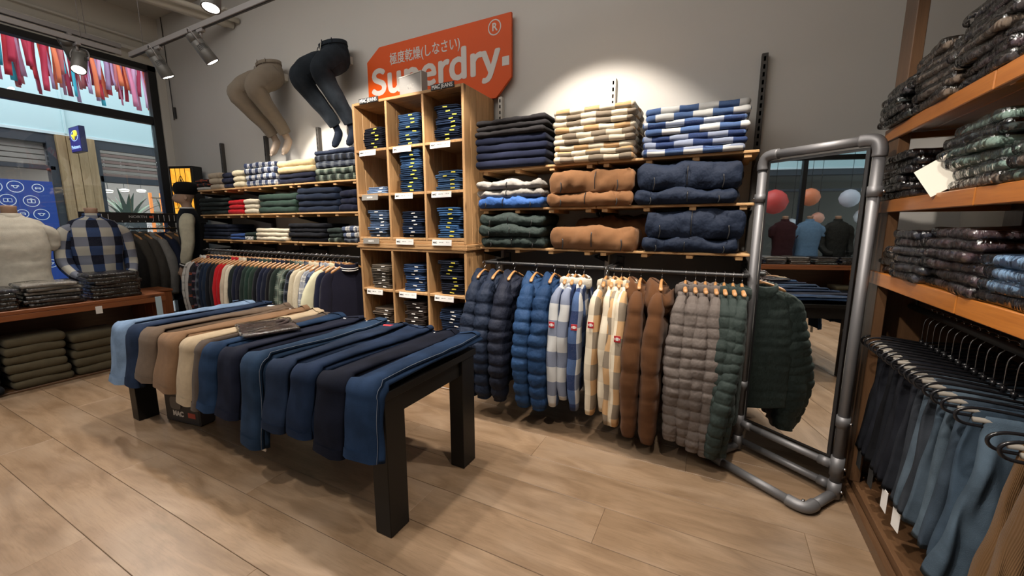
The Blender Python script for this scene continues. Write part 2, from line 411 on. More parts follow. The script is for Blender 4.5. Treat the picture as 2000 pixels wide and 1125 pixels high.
# ceiling beam with dark slots, services
bm_ = struct(boxat('trim_4', XL, -6.55, YF, YB, 4.56, ZC, M_CEIL, b=.004))
o = thing('ceiling_pipes', 'cream painted twin pipes running to the back wall under the ceiling', 'pipe', (-5.8, 3.0, 4.08))
for i, dx in enumerate((0, .13, -.14)):
    tube('pipe', bez([(dx-.55, -1.7, .02*i), (dx-.2, -.4, .02*i), (dx, .39, .02*i)], 4), .045 if i != 1 else .03, M_PIPE, o, 12)
link('pipe_clamp', cbox(.42, .04, .03), M_WHITE, o, (0, .2, .07))
o = thing('ceiling_duct', 'boxed cream duct with dark slots along the ceiling above the window', 'duct', (-6.7, 1.2, 4.42))
boxat('duct_body', -.2, .2, -4, 1.9, 0, .2, M_CEIL, o)
for k in range(5): boxat('slot', .195, .203, .0+k*.36, .26+k*.36, .05, .12, M_BLACK, o)
# small wires on the wall
tag(tube('wall_cable', [(-7.6, 3.39, 4.7), (-7.58, 3.39, 4.2), (-7.56, 3.39, 3.4), (-7.55, 3.385, 3.1)], .006, M_DK, None, 6), 'thin grey cable running down the back wall beside the window', 'cable')
tag(link('wall_hook', cbox(.03, .03, .16), M_DK, None, (-7.5, 3.385, 3.2)), 'small grey hook fixed to the back wall beside the window', 'hook')

# ---------------------------------------------------------------- tracks and spot lamps
def track(pts, label, w=.036):
    a, b_ = Vector(pts[0]), Vector(pts[1]); c = (a+b_)/2; L = (b_-a).length
    t = thing('light_track', label, 'light track', c, math.atan2(b_.y-a.y, b_.x-a.x), 'ceiling light tracks')
    boxat('channel', -L/2, L/2, -w/2, w/2, 0, .05, M_TRACK, t); boxat('contact_slot', -L/2+.02, L/2-.05, -.008, .008, -.006, .001, M_BLACK, t, .001)
    n = max(2, int(L/1.5))
    for i in range(n):
        x = -L/2+.3+(L-.6)*i/(n-1)
        tube('suspension_wire', [(x, 0, .05), (x, 0, ZC-c.z)], .003, M_TRACK, t, 5)
    return t
track([(-5.8, TY, TZ), (.6, TY, TZ)], 'grey ceiling light track running along the back wall')
track([(-5.82, -3.8, TZ), (-5.82, 2.2, TZ)], 'nearer grey light track running along the window')
track([(-6.6, -3.8, 3.62), (-6.6, 2.5, 3.62)], 'farther grey rail under the ceiling along the window')
def lens_mat():
    m, nt, b = nodes('lamp_lens'); b.inputs['Emission Color'].default_value = (1, .93, .83, 1); b.inputs['Emission Strength'].default_value = 14
    b.inputs['Base Color'].default_value = (1, 1, 1, 1); return m
M_LENS = lens_mat(); M_RIM = plain('reflector_ring', (.7, .7, .7), .2, .8)
def lathe(prof, n=24):
    R = [[Vector((r*cos(2*pi*k/n), r*sin(2*pi*k/n), z)) for k in range(n)] for r, z in prof]
    return rings_data(R, True)
def spot_head(loc, tgt, label, col=M_SPOT):
    t = thing('track_spot_lamp', label, 'spot lamp', loc, group='spot lamps on the ceiling tracks')
    boxat('adapter', -.05, .05, -.017, .017, -.03, -.001, M_TRACK, t); tube('stem', [(0, 0, -.03), (0, 0, -.075)], .011, M_TRACK, t, 10)
    q = (Vector(tgt)-Vector(loc)).to_track_quat('-Z', 'Y')
    c = Vector((0, 0, -.17)); Mx = q.to_matrix().to_4x4(); rot = q.to_euler()
    hous = link('housing', MESH.setdefault('hous', mk(*lathe([(.0, .13), (.050, .13), (.055, .125), (.055, .075), (.052, .072), (.052, .068), (.056, .066), (.060, -.12), (.058, -.125), (.050, -.118)]))), col, t, c, rot)
    u = MB().tube(bez([(-.062, 0, .03), (-.066, 0, .10), (-.04, 0, .165), (.04, 0, .165), (.066, 0, .10), (.062, 0, .03)], 5), .006, 8)
    link('yoke', MESH.setdefault('yoke', u.mesh()), M_TRACK, t, c, rot)
    f = MB()
    for k in range(7):
        for s in (0, pi):
            a = s-.6+k*.2; f.add(*cbox_data(.008, .004, .05, .001), Matrix.Translation((.0555*cos(a), .0555*sin(a), .005)) @ Matrix.Rotation(a+pi/2, 4, 'Z') @ Matrix.Rotation(0, 4, 'X'))
    link('vent_slots', MESH.setdefault('vent', f.mesh(False)), M_BLACK, t, c, rot)
    link('lens', MESH.setdefault('lens', mk(*lathe([(.0, -.116), (.048, -.116), (.050, -.119), (.0, -.121)][1:3]+[(.001, -.122)]))), M_LENS, t, c, rot)
    return t
for lo, tg, pw, an, bl, lb in LAMPS: spot_head(lo, tg, 'grey spot lamp '+lb)
spot_head((-6.6, 2.05, 3.62), (-7.4, 2.6, 2.9), 'grey spot lamp on the farther rail behind the glowing one')
track([(-3.5, 1.8, TZ), (.6, 1.8, TZ)], 'grey light track above the jeans table, beyond the photo top')
track([(-5.0, -.1, TZ), (.6, .9, TZ)], 'slanted grey light track above the aisle, beyond the photo')

# ---------------------------------------------------------------- across the street
M_FASC = plain('pale_cyan_render', (.50, .66, .68), .8); M_FRM = plain('dark_shopfront_frame', (.03, .035, .045), .5)
struct(boxat('trim_5', -16, XL-.25, -9, 12, -.3, -.12, plain('street_paving', (.30, .29, .28), .8)))
fac = thing('opposite_facade', 'pale cyan building front with dark framed shop windows across the street', 'building', (-13, 3, 0))
def fb(n, y0, y1, z0, z1, x0, x1, m): return boxat(n, x0, x1, y0-3, y1-3, z0, z1, m, fac)
fb('fascia', -9, 12, 3.5, 8.2, 0, -.3, M_FASC); fb('fascia_edge', -9, 12, 3.46, 3.52, .03, -.3, plain('pale_edge', (.6, .7, .72), .5))
fb('frame_rail', -9, 12, 3.26, 3.46, .0, -.25, M_FRM)
fb('downpipe', 3.72, 3.76, 3.5, 8.2, .05, 0, M_FASC)
for a, w in ((3.42, .13), (4.18, .08), (6.9, .2), (.6, .12), (-2.2, .12), (9.8, .2)): fb('frame_post', a, a+w, 0, 3.3, .02, -.2, M_FRM)
fb('frame_rail', 4.2, 10, 2.52, 2.66, .02, -.2, M_FRM); fb('frame_rail', -9, 3.5, 2.70, 2.78, .02, -.2, M_FRM); fb('plinth', -9, 12, 0, .3, .02, -.3, M_FRM)
fb('back_wall', -9, 12, 0, 3.5, -3.0, -3.2, plain('shop_interior', (.16, .15, .13), .8)); fb('shop_floor', -9, 12, -.1, .02, -.2, -3.1, plain('shop_floor', (.3, .27, .22), .5))
fb('shop_ceiling', -9, 12, 3.3, 3.4, -.3, -3.1, plain('shop_ceiling', (.2, .2, .19), .8))
M_GOLD = wood('golden_column_wood', (.30, .19, .09), (.45, .31, .16), (.2, .12, .06), .5, .6, False)
for k in range(4): fb('column_board', 3.555+k*.155, 3.70+k*.155, 0, 3.45, .10+(.03 if k in (1, 2) else 0), -.05, M_GOLD)
M_SHUT = plain('shutter_slat', (.26, .23, .20), .7); M_SHUT2 = plain('shutter_slat_pattern', (.20, .13, .11), .7)
for k in range(8): fb('shutter_slat', 4.26, 6.9, 2.66+k*.075, 2.72+k*.075, .0, -.04, M_SHUT if k % 2 else M_SHUT2)
for k in range(4): fb('shutter_slat', -2, 3.4, 2.80+k*.11, 2.89+k*.11, -.1, -.14, M_SHUT)
fb('lower_glass', 4.26, 6.9, .3, 2.52, .0, -.02, M_GLASS)
# blue poster with white ring icons
pos = thing('icon_poster', 'blue window poster covered in white ringed icons across the street', 'poster', (-12.96, 1.1, 1.35))
boxat('panel', -.02, .01, -3.2, 2.3, -1.1, 1.09, plain('poster_blue', (.012, .055, .30), .6), pos)
pr = MB(); r = random.Random(5)
def ring(cy, cz, rad, w, n=28, x=.013):
    V = []; 
    for k in range(n):
        a = 2*pi*k/n
        for q in (rad, rad-w): V.append((x, cy+q*cos(a), cz+q*sin(a)))
    pr.add(V, [[2*k, (2*k+2) % (2*n), (2*k+3) % (2*n), 2*k+1] for k in range(n)])
def pb(y0, y1, z0, z1, x=.013): pr.add([(x, y0, z0), (x, y1, z0), (x, y1, z1), (x, y0, z1)], [[0, 1, 2, 3]])
for i in range(19):
    for j in range(8):
        cy = -3.0+i*.29+(.14 if j % 2 else 0)+r.uniform(-.02, .02); cz = -.95+j*.27+r.uniform(-.02, .02); R_ = .118 if (i+j) % 3 else .088
        if cy > 2.15 or cz > .95: continue
        ring(cy, cz, R_, .012); k = (i*2+j) % 4; s = R_*.5
        if k == 0:
            for a, b_, c, d in ((-s, s, -s*.7, -s*.5), (-s, s, s*.5, s*.7), (-s, -s*.8, -s*.7, s*.7), (s*.8, s, -s*.7, s*.7), (-.01, .01, -s*.6, s*.6), (-s*.3, s*.3, s*.8, s)): pb(cy+a, cy+b_, cz+c, cz+d)
        elif k == 1:
            for a, b_, c, d in ((-s, s, -s*.3, -s*.05), (-s*.6, s*.6, s*.35, s*.5), (-s*.9, -s*.6, -s*.1, s*.4), (s*.6, s*.9, -s*.1, s*.4), (-s*.9, -s*.5, -s*.6, -s*.3), (s*.5, s*.9, -s*.6, -s*.3)): pb(cy+a, cy+b_, cz+c, cz+d)
        elif k == 2:
            for a, b_, c, d in ((-s, s, -s*.7, -s*.55), (-s, -s*.85, -s*.6, s*.5), (s*.85, s, -s*.6, s*.5), (-.008, .008, -s*.7, s*.4), (-s, s, s*.4, s*.55)): pb(cy+a, cy+b_, cz+c, cz+d)
        else:
            ring(cy, cz, s*.55, .012); pb(cy-s*.9, cy-s*.4, cz+s*.1, cz+s*.5); pb(cy+s*.4, cy+s*.9, cz+s*.1, cz+s*.5)
link('icon_print', pr.mesh(False), plain('poster_white', (.75, .82, .9), .6), pos)
# projecting shop sign
sg = thing('projecting_sign', 'dark blue projecting shop sign with yellow emblem and white lettering', 'sign', (-12.45, 3.765, 3.31))
boxat('sign_box', -.2, .2, -.04, .04, -.30, .36, plain('sign_navy', (.008, .01, .05), .4), sg)
boxat('sign_face', -.19, .19, -.046, -.041, -.28, .34, emis('sign_blue', (.012, .012, .16), .6), sg, .001)
sg.scale = (1.38, 1.1, .8)
ME_Y = emis('sign_yellow', (.9, .75, .05), .8); ME_W = emis('sign_pale', (.45, .65, 1), .9)
V = []; 
for k in range(27):
    a = radians(60)+radians(300)*k/26
    for q in (.135, .120): V.append((q*cos(a), -.048, .12+q*sin(a)))
link('emblem_ring', mk(V, [[2*k, 2*k+1, 2*k+3, 2*k+2] for k in range(26)], None, False), ME_W, sg)
link('emblem', MB().tube([(-.07, -.05, .15), (-.015, -.05, .03), (.03, -.05, .22)], .018, 6).tube(bez([(.0, -.05, .23), (.08, -.05, .23), (.09, -.05, .13), (.02, -.05, .12)], 5), .018, 6).mesh(), ME_Y, sg)
text('lettering', 'Primera', ME_W, sg, (0, -.048, -.17), (radians(90), 0, 0), .13, .002, .001, .33)
tube('wall_arm', [(-.2, 0, .1), (-.42, 0, .1)], .02, M_BLACK, sg, 6)
# ribbons strung over the street
rb = thing('ribbon_curtain', 'curtain of red, pink, orange and turquoise ribbons hung over the street', 'ribbons', (-10, 3, 5.3))
RC = [plain('ribbon_%d' % i, c, .6) for i, c in enumerate([(.62, .02, .04), (.78, .22, .36), (.85, .11, .04), (.38, .015, .06), (.75, .42, .62), (.9, .2, .08), (.05, .55, .72), (.5, .3, .5), (.62, .03, .08), (.6, .15, .16)])]
tube('cable', [(0, -5.5, .02), (0, 2.6, .02)], .012, M_BLACK, rb, 6)
r = random.Random(11); y = -3.6; kk = 0
while y < 1.6:
    w = r.uniform(.035, .085); zb = 3.72+r.uniform(-.10, .32)-5.3; x = r.uniform(-.18, .18); n = 14; V = []; ph = r.uniform(0, 6)
    zt = 0
    for k in range(n+1):
        z = zt+(zb-zt)*k/n; tw = sin(ph+z*2.5)*.5
        for s in (-1, 1): V.append((x+s*w/2*sin(tw)+.01*sin(z*9+ph), y+s*w/2*cos(tw)+.02*sin(z*3+ph), z))
    me = mk(V, [[2*k, 2*k+1, 2*k+3, 2*k+2] for k in range(n)]); ro = link('ribbon', me, RC[r.randrange(10)], rb)
    md = ro.modifiers.new('thick', 'SOLIDIFY'); md.thickness = .004
    y += w*r.uniform(.22, .62); kk += 1
# things seen in the shop across
M_LEAF = plain('leaf_green', (.03, .09, .035), .5); M_SHOPL = emis('shop_lamp_glow', (1, .95, .85), 5)
for i, (y, z, x) in enumerate(((4.7, 2.36, -14.2), (5.1, 2.42, -14.4), (5.5, 2.44, -14.5), (6.3, 2.2, -14.3))):
    t = thing('shop_ceiling_lamp', 'round lit lamp in the shop across the street, %s from the wooden column' % ['first', 'second', 'third', 'fourth'][i], 'lamp', (x, y, z), group='lit lamps in the shop across the street')
    link('shade', MESH.setdefault('sl', mk(*lathe([(.11, 0), (.10, .05), (.02, .07)], 16))), M_WHITE, t); link('glow_disc', MESH.setdefault('sg', mk(*lathe([(.09, -.002), (.01, -.012)], 16))), M_SHOPL, t)
    tube('cord', [(0, 0, .06), (0, 0, 3.3-z)], .008, M_BLACK, t, 6)
def plant(name, loc, h, n, seed, label, leafw=.06):
    r = random.Random(seed); t = thing(name, label, 'plant', loc)
    link('pot', MESH.setdefault('pot', mk(*lathe([(.10, 0), (.15, .26), (.16, .28), (.14, .27), (.02, .24)], 16))), plain('grey_pot', (.2, .2, .2), .6), t)
    for i in range(n):
        a = r.uniform(0, 2*pi); L = h*r.uniform(.6, 1.); sp = r.uniform(.15, .6); V = []; F = []; m = 8
        for k in range(m+1):
            s = k/m; w = leafw*sin(pi*min(1, s*.93+.05)); c = Vector((cos(a)*sp*s*s*1.4, sin(a)*sp*s*s*1.4, .25+L*s-sp*s**3*.5)); d = Vector((-sin(a), cos(a), 0))
            V += [c-d*w, c+Vector((0, 0, -w*.3)), c+d*w]
        for k in range(m):
            for j in (0, 1): F.append([3*k+j, 3*k+j+1, 3*k+j+4, 3*k+j+3])
        link('leaf', mk(V, F), M_LEAF, t)
plant('potted_palm', (-13.8, 4.9, .9), 1.4, 26, 3, 'tall green potted plant in the shop across, nearest the wooden column')
plant('potted_palm', (-14.2, 5.9, .7), 1.5, 24, 8, 'green potted plant in the shop across, beside the orange display', .05)
for (y, z, nm, lb) in ((4.9, 0, 'display_plinth', 'low grey display plinth under the palm across the street'), (5.9, 0, 'display_plinth', 'low grey plinth under the right palm across the street')):
    x = -13.8 if y < 5 else -14.2
    t = thing(nm, lb, 'plinth', (x, y, 0)); boxat('block', -.3, .3, -.3, .3, .02, .9 if y < 5 else .7, M_DK, t)
t = thing('dog_picture', 'grey picture of a shaggy dog in the shop across the street', 'picture', (-13.35, 4.72, 1.15)); boxat('panel', 0, .03, -.35, .35, 0, .55, plain('picture_dark', (.05, .055, .06), .5), t)
mb = MB(); rr = random.Random(2)
for k in range(26):
    a = rr.uniform(0, 6.28); q = rr.uniform(.02, .16); mb.add(*[d for d in tube_data([(.032, q*cos(a), .3+q*sin(a)), (.036, q*cos(a)+.03, .28+q*sin(a))], .022, 6)])
link('dog_print', mb.mesh(), plain('picture_fur', (.35, .36, .36), .8), t); boxat('stand', 0, .03, -.02, .02, -1.13, 0, M_BLACK, t)
t = thing('orange_display', 'orange lit display frame in the shop across the street', 'display', (-13.6, 5.45, .02))
for a in (-.12, .12): boxat('upright', -.03, .03, a-.03, a+.03, 0, 2.35, emis('display_orange', (.8, .25, .04), .9), t)
for k in range(6): boxat('crossbar', -.03, .03, -.12, .12, .3+k*.38, .34+k*.38, M_GOLD, t)
t = thing('white_shop_shelf', 'white shelf unit deep in the shop across the street', 'shelf', (-14.6, 6.1, .02))
for k in range(5): boxat('shelf', -.2, .2, -.5, .5, .1+k*.35, .13+k*.35, M_CARD, t)
for a in (-.5, 0, .48): boxat('side', -.2, .2, a, a+.03, 0, 1.6, M_CARD, t)

# balloons hanging in the shop window that the mirror shows
r = random.Random(21)
for i, (y, z, c, w_, q) in enumerate(((-5.0, 2.3, (.62, .05, .04), 'large red', .42), (-6.1, 2.45, (.75, .2, .08), 'orange', .30), (-6.4, 1.75, (.7, .3, .2), 'small coral', .2), (-7.3, 2.4, (.6, .55, .6), 'pale lilac', .3), (-7.8, 1.8, (.7, .7, .72), 'white', .28), (-4.2, 1.9, (.66, .6, .6), 'pale pink', .26), (-5.6, 1.5, (.6, .62, .65), 'pale grey', .24))):
    t = thing('paper_balloon', w_+' balloon hanging in the shop window across the street', 'balloon', (-12.3, y+2.3, z), group='balloons across the street')
    link('balloon_skin', mk(*lathe([(.02, -q*.98), (q*.45, -q*.86), (q*.8, -q*.55), (q, 0), (q*.8, q*.58), (q*.45, q*.88), (.02, q)], 22)), plain('balloon', c, .5), t)
    tube('cord', [(0, 0, q), (0, 0, 5.5-z)], .008, M_BLACK, t, 5)
# ---------------------------------------------------------------- cloth generators
def folded(w, d, h, nl=3, kind='knit', seed=0, rc=.03):
    """a folded garment lying flat: nl layers with rounded folded edges; origin at the base centre, front towards -Y"""
    key = ('f', w, d, h, nl, kind, seed)
    if key in MESH: return MESH[key]
    per = []; nseg = 20
    for q, (cx, cy) in enumerate(((w/2-rc, -d/2+rc), (w/2-rc, d/2-rc), (-w/2+rc, d/2-rc), (-w/2+rc, -d/2+rc))):
        for k in range(4):
            a = -pi/2+q*pi/2+k*pi/6; per.append((cx, cy, cos(a), sin(a)))
        nx = [(w/2-rc, d/2-rc), (-w/2+rc, d/2-rc), (-w/2+rc, -d/2+rc), (w/2-rc, -d/2+rc)][q]
        for k in range(1, nseg if q % 2 else 8):
            t = k/(nseg if q % 2 else 8); a = q*pi/2; per.append((cx+(nx[0]-cx)*t, cy+(nx[1]-cy)*t, cos(a), sin(a)))
    hl = h/nl; amp = {'knit': .006, 'denim': .003, 'puffer': .020, 'shirt': .007, 'bag': .006, 'wrap': .008, 'fleece': .009}[kind]
    lob = {'puffer': .042, 'knit': .024, 'denim': .013, 'shirt': .018, 'bag': .014, 'wrap': .012, 'fleece': .03}[kind]
    lv = []
    for l in range(nl):
        for k in range(7):
            t = (k+.5)/7; ins = (1-sqrt(max(0, 1-(2*t-1)**2)))*lob
            lv.append(((l+t)*hl, ins + (0 if nl < 2 else .004*nz(l*3.3, seed, .5))))
    R = []
    def ring(z, ins, sh=1.):
        out = []
        for (cx, cy, nx_, ny_) in per:
            rr = rc-ins; x = (cx+nx_*rr)*sh; y = (cy+ny_*rr)*sh
            a = nz(x*7+seed*3, y*7, z*5+seed); b_ = nz(x*22+seed, y*22, z*16) if kind != 'wrap' else .7*nz(x*30+seed, y*30, z*30)
            if kind == 'puffer': a += .5*(abs(sin(x*24+seed))**.5-.6)*.5; b_ *= 1.6
            edge = 1-.35*abs(2*z/h-1)
            x += nx_*amp*(a*.8+b_*.5); y += ny_*amp*(a*1.2+b_*.7)
            dz = amp*(nz(x*6+seed*2, y*6, 3.3)*1.4+b_*.4)*(z/h)
            if kind == 'puffer': dz += .010*(z/h)*cos(x/w*2.6)
            out.append(Vector((x, y, max(0.0006, z+dz))))
        return out
    top, bot = lv[-1], lv[0]
    R.append(ring(.0008, bot[1]+lob*.5, .6)); R.append(ring(.0008, bot[1]+.004))
    for z, i in lv: R.append(ring(z, i))
    for sh, dz in ((.93, .0), (.75, .002), (.5, .003), (.22, .003)): R.append(ring(h+dz*.6, top[1], sh))
    V, F, U = rings_data(R)
    # planar UV on the top, wrapped on the sides
    U = []
    for f in F:
        c = [V[i] for i in f]; n = (c[1]-c[0]).cross(c[2]-c[0])
        if abs(n.z) > max(abs(n.x), abs(n.y)): U.append([(v.x, v.y) for v in c])
        elif abs(n.y) > abs(n.x): U.append([(v.x, v.z-d/2) for v in c])
        else: U.append([(v.y, v.z+.3) for v in c])
    MESH[key] = mk(V, F, U); return MESH[key]
def superpt(a, rx, ry, e):
    c, s = cos(a), sin(a)
    return rx*math.copysign(abs(c)**e, c), ry*math.copysign(abs(s)**e, s)
def sleeve_mesh(side, P, R0, seed, pitch=0, amp=.2, nr=None, n=16, wr=.10):
    """P: path points; R0: table (s, rx, ry)"""
    pts = bez(P, 8); S_ = [0]
    for i in range(1, len(pts)): S_.append(S_[-1]+(pts[i]-pts[i-1]).length)
    L = S_[-1]; m = nr or (int(L/pitch*11) if pitch else 22); out = []
    fr = []; j = 0
    for i in range(m+1):
        s = L*i/m
        while j < len(S_)-2 and S_[j+1] < s: j += 1
        t = (s-S_[j])/(S_[j+1]-S_[j]); p = pts[j].lerp(pts[j+1], t); d = (pts[j+1]-pts[j]).normalized(); fr.append((s, p, d))
    for s, p, d in fr:
        rx = lerp([(a, b) for a, b, c in R0], s/L); ry = lerp([(a, c) for a, b, c in R0], s/L)
        A = Vector((1, 0, 0)); A = (A-d*A.dot(d)).normalized(); B = d.cross(A); p = p+Vector((.012*nz(s*5, seed, 9), .014*nz(s*4, seed, 4), 0))*min(1, s*6)
        q = 1.
        if pitch: q = 1-amp*(1-abs(sin(pi*s/pitch+.3*sin(s*9+seed)))**.45)*(1+.5*nz(s*7, seed, 2))
        ring = []
        for k in range(n):
            a = 2*pi*k/n; x, y = superpt(a, rx, ry, .72)
            g = 1+wr*nz(p.x*9+cos(a)*1.2+seed*5, sin(a)*1.2, p.z*(9 if not pitch else 14)+seed)+(.10*nz(seed, cos(a)*1.1, s*5.) if pitch else .04*nz(cos(a)*3+seed, sin(a)*3, s*16))+((.05 if pitch > .08 else .03)*nz(cos(a)*4.5, sin(a)*4.5+seed, s*34) if pitch else 0)
            ring.append(p+A*x*q*g+B*y*q*g)
        out.append(ring)
    e = out[-1]; c = sum(e, Vector())/n; out.append([c+(v-c)*.6+(fr[-1][2]*-.02) for v in e])
    s0 = out[0]; c = sum(s0, Vector())/n; out.insert(0, [c+(v-c)*.5 for v in s0])
    return mk(*rings_data(out))
def body_mesh(L, sh, hw, th, seed, pitch=0, amp=.15, top=-.085, n=32, hemw=None, wr=.05, neck=.075, drop=.075):
    out = []; H = L+top; m = int(H/pitch*7) if pitch else 30
    hemw = hemw or hw
    for i in range(m+1):
        t = i/m; t = t if i > 5 else t; z = top-H*t; s = H*t
        a = lerp([(0, neck), (drop*.45, neck+(sh-neck)*.45), (drop, sh*.93), (drop+.07, sh), (.30, hw), (H, hemw)], s)
        b = lerp([(0, .045), (drop, th*.75), (.25, th), (H, th*.85)], s)
        q = 1.
        if pitch and s > .05: q = 1-amp*(1-abs(sin(pi*s/pitch))**.55)
        ring = []
        for k in range(n):
            an = 2*pi*k/n; x, y = superpt(an, a, b, .8)
            g = 1+wr*nz(cos(an)*2.2+seed*4, sin(an)*2, s*(2.5 if not pitch else 14))+wr*.7*nz(cos(an)*7+seed, sin(an)*7, s*1.2)
            ring.append(Vector((x*(1+(g-1)*.4)*(1-(1-q)*.25), y*g*q*1.0+wr*.12*nz(seed, s*4, x*6), z+(.012*nz(x*9, seed, 1) if i == m else 0))))
        out.append(ring)
    e = out[-1]; c = sum(e, Vector())/n; out.append([Vector((v.x*.93, v.y*.7, v.z+.03)) for v in e])
    return mk(*rings_data(out))
def hood_mesh(seed, w=.13, hh=.13, dpt=.10, sgn=1):
    """soft hood fallen open behind the neck, with a rolled rim"""
    out = []; m = 14; n = 22
    for i in range(m+1):
        t = i/m; z = -.055-hh*1.45*t
        rr = sin(pi*min(1, .20+t*.76))**.5
        ring = []
        for k in range(n):
            a = 2*pi*k/n; g = 1+.16*nz(cos(a)*2+seed, sin(a)*2, t*4+seed)+.06*nz(cos(a)*7, sin(a)*7, t*9)
            x, y = superpt(a, w*rr, dpt*rr, .9)
            ring.append(Vector((x*g-.035*t, y*g + sgn*.02*t, z - .02*abs(cos(a))*(1-t)*2 + .045*(1-t)*sin(a)*sgn+.012*sin(3*a)*(1-t))))
        out.append(ring)
    return mk(*rings_data(out))
def collar_mesh(seed, w=.085, hh=.06, th=.055):
    out = []; n = 20
    for (r_, z) in ((.92, -.115), (1.08, -.10), (1.1, -.075), (1.05, -.05), (.95, -.042), (.80, -.05), (.74, -.075), (.72, -.10)):
        out.append([Vector((w*r_*cos(2*pi*k/n)*(1+.05*nz(k*.6, seed, r_)), th*r_*sin(2*pi*k/n), z-.022*cos(2*pi*k/n+pi*0)*0-.02*abs(sin(2*pi*k/n))*1.0)) for k in range(n)])
    return mk(*rings_data(out, False))
def hanger_parts():
    if 'hg' in MESH: return
    out = []; n = 10
    for i in range(25):
        t = i/24*2-1; x = t*.215; z = -.045-.062*abs(t)**1.5-.012*t*t; y = -.012*t*t
        ry = .009+.006*abs(t)**2; rz = .014+.004*abs(t)
        if abs(t) > .98: ry *= .5; rz *= .5
        out.append([Vector((x, y+ry*cos(2*pi*k/n), z+rz*sin(2*pi*k/n)+.012*(1-abs(t))**3)) for k in range(n)])
    MESH['hg'] = mk(*rings_data(out))
    pts = bez([(0, 0, -.03), (0, 0, -.005), (0.0, 0, .012), (.022, 0, .03), (.020, 0, .052), (0, 0, .062), (-.020, 0, .052), (-.024, 0, .040)], 4)
    pts = [Vector((p.x, p.y, p.z-.037)) for p in pts]
    MESH['hk'] = mk(*tube_data(pts, .0022, 6))
def hanger(loc, rz, label, group='wooden hangers on the rails', bl=1.):
    group = group or 'wooden hangers on the rails'
    hanger_parts()
    t = thing('clothes_hanger', label, 'hanger', loc, rz)
    if group: t['group'] = group
    link('shoulder_bar', MESH['hg'], M_HANG, t, (0, 0, -.035), (0, 0, 0), (bl, 1, bl if bl < .8 else 1)); link('hook', MESH['hk'], M_CHR, t, (0, 0, -.006))
    return t
def garment(name, label, cat, loc, rz, mat, kind='sweater', seed=0, L=.85, sh=.2, hw=.23, th=.035, slen=.66, sr=(.062, .045), spread=.05, pitch=0, amp=.2,
            hood=0, collar=1, mat2=None, trim=None, patch=0, group=None, tilt=0, mat_s=None, bend=0, neck=.075, cuff=None):
    t = thing(name, label, cat, loc, rz, group); 
    ck = ('bd', L, sh, hw, th, seed, pitch, amp)
    if ck not in MESH: MESH[ck] = body_mesh(L, sh, hw, th, seed, pitch, amp, neck=neck)
    link('body', MESH[ck], mat, t)
    for s in (-1, 1):
        sk = ('sl', s, sh, hw, slen, sr, spread, seed, pitch, amp, tilt, bend)
        if sk not in MESH:
            k = slen
            x0 = sh-.035
            P = [(s*(x0-.03), 0, -.135), (s*(sh+.002), tilt*.1, -.20), (s*(hw+spread*.6), tilt*.35, -.175-k*.36), (s*(hw+spread+bend), tilt*.7, -.175-k*.66), (s*(hw+spread*.7+bend*.6), tilt, -.175-k)]
            T_ = [(0, sr[0]*.45, sr[1]*.5), (.13, sr[0]*.82, sr[1]*.85), (.42, sr[0]*1.10, sr[1]*1.05), (.62, sr[0]*1.06, sr[1]*1.05), (.82, sr[0]*.90, sr[1]*.95), (.93, sr[0]*.8, sr[1]*.85), (1, sr[0]*.62, sr[1]*.7)]
            MESH[sk] = sleeve_mesh(s, P, T_, seed+s, pitch, amp)
        link('sleeve', MESH[sk], mat_s or mat, t)
    if hood:
        hk = ('hd', seed % 3, hood); MESH.setdefault(hk, None)
        if MESH[hk] is None: MESH[hk] = hood_mesh(seed % 3, .125*hood, .13*hood, .072*hood)
        link('hood', MESH[hk], mat2 or mat, t)
    if collar:
        MESH.setdefault('col', None)
        if MESH['col'] is None: MESH['col'] = collar_mesh(1)
        link('collar', MESH['col'], trim or mat2 or mat, t)
    if patch:
        p = boxat('badge', -.0, .042, -.002, .002, -.021, .021, M_REDP, t, .001)
        p.location = (-(hw+spread*.55+sr[0]*1.02), -.005, patch[2]); p.rotation_euler = (0, 0, radians(-90)); p.name = 'badge'
        link('badge_emblem', MESH.setdefault('pe', MB().box(-.008, .008, -.001, .001, -.010, .010, .0005).box(-.016, -.011, -.001, .001, -.006, .006, .0005).box(.011, .016, -.001, .001, -.006, .006, .0005).mesh(False)), M_CARD, p, (0, -.0028, 0))
    return t
ORD = ['first', 'second', 'third', 'fourth', 'fifth', 'sixth', 'seventh', 'eighth', 'ninth', 'tenth', 'eleventh', 'twelfth', 'thirteenth', 'fourteenth', 'fifteenth', 'sixteenth', 'seventeenth', 'eighteenth', 'nineteenth', 'twentieth', 'twenty-first', 'twenty-second', 'twenty-third', 'twenty-fourth', 'twenty-fifth', 'twenty-sixth', 'twenty-seventh', 'twenty-eighth', 'twenty-ninth', 'thirtieth', 'thirty-first', 'thirty-second', 'thirty-third', 'thirty-fourth', 'thirty-fifth', 'thirty-sixth']
def pos_word(i, n):
    if n == 1: return 'the only one'
    if i == 0: return 'the bottom one'
    if i == n-1: return 'the top one'
    return ORD[i]+' from bottom'
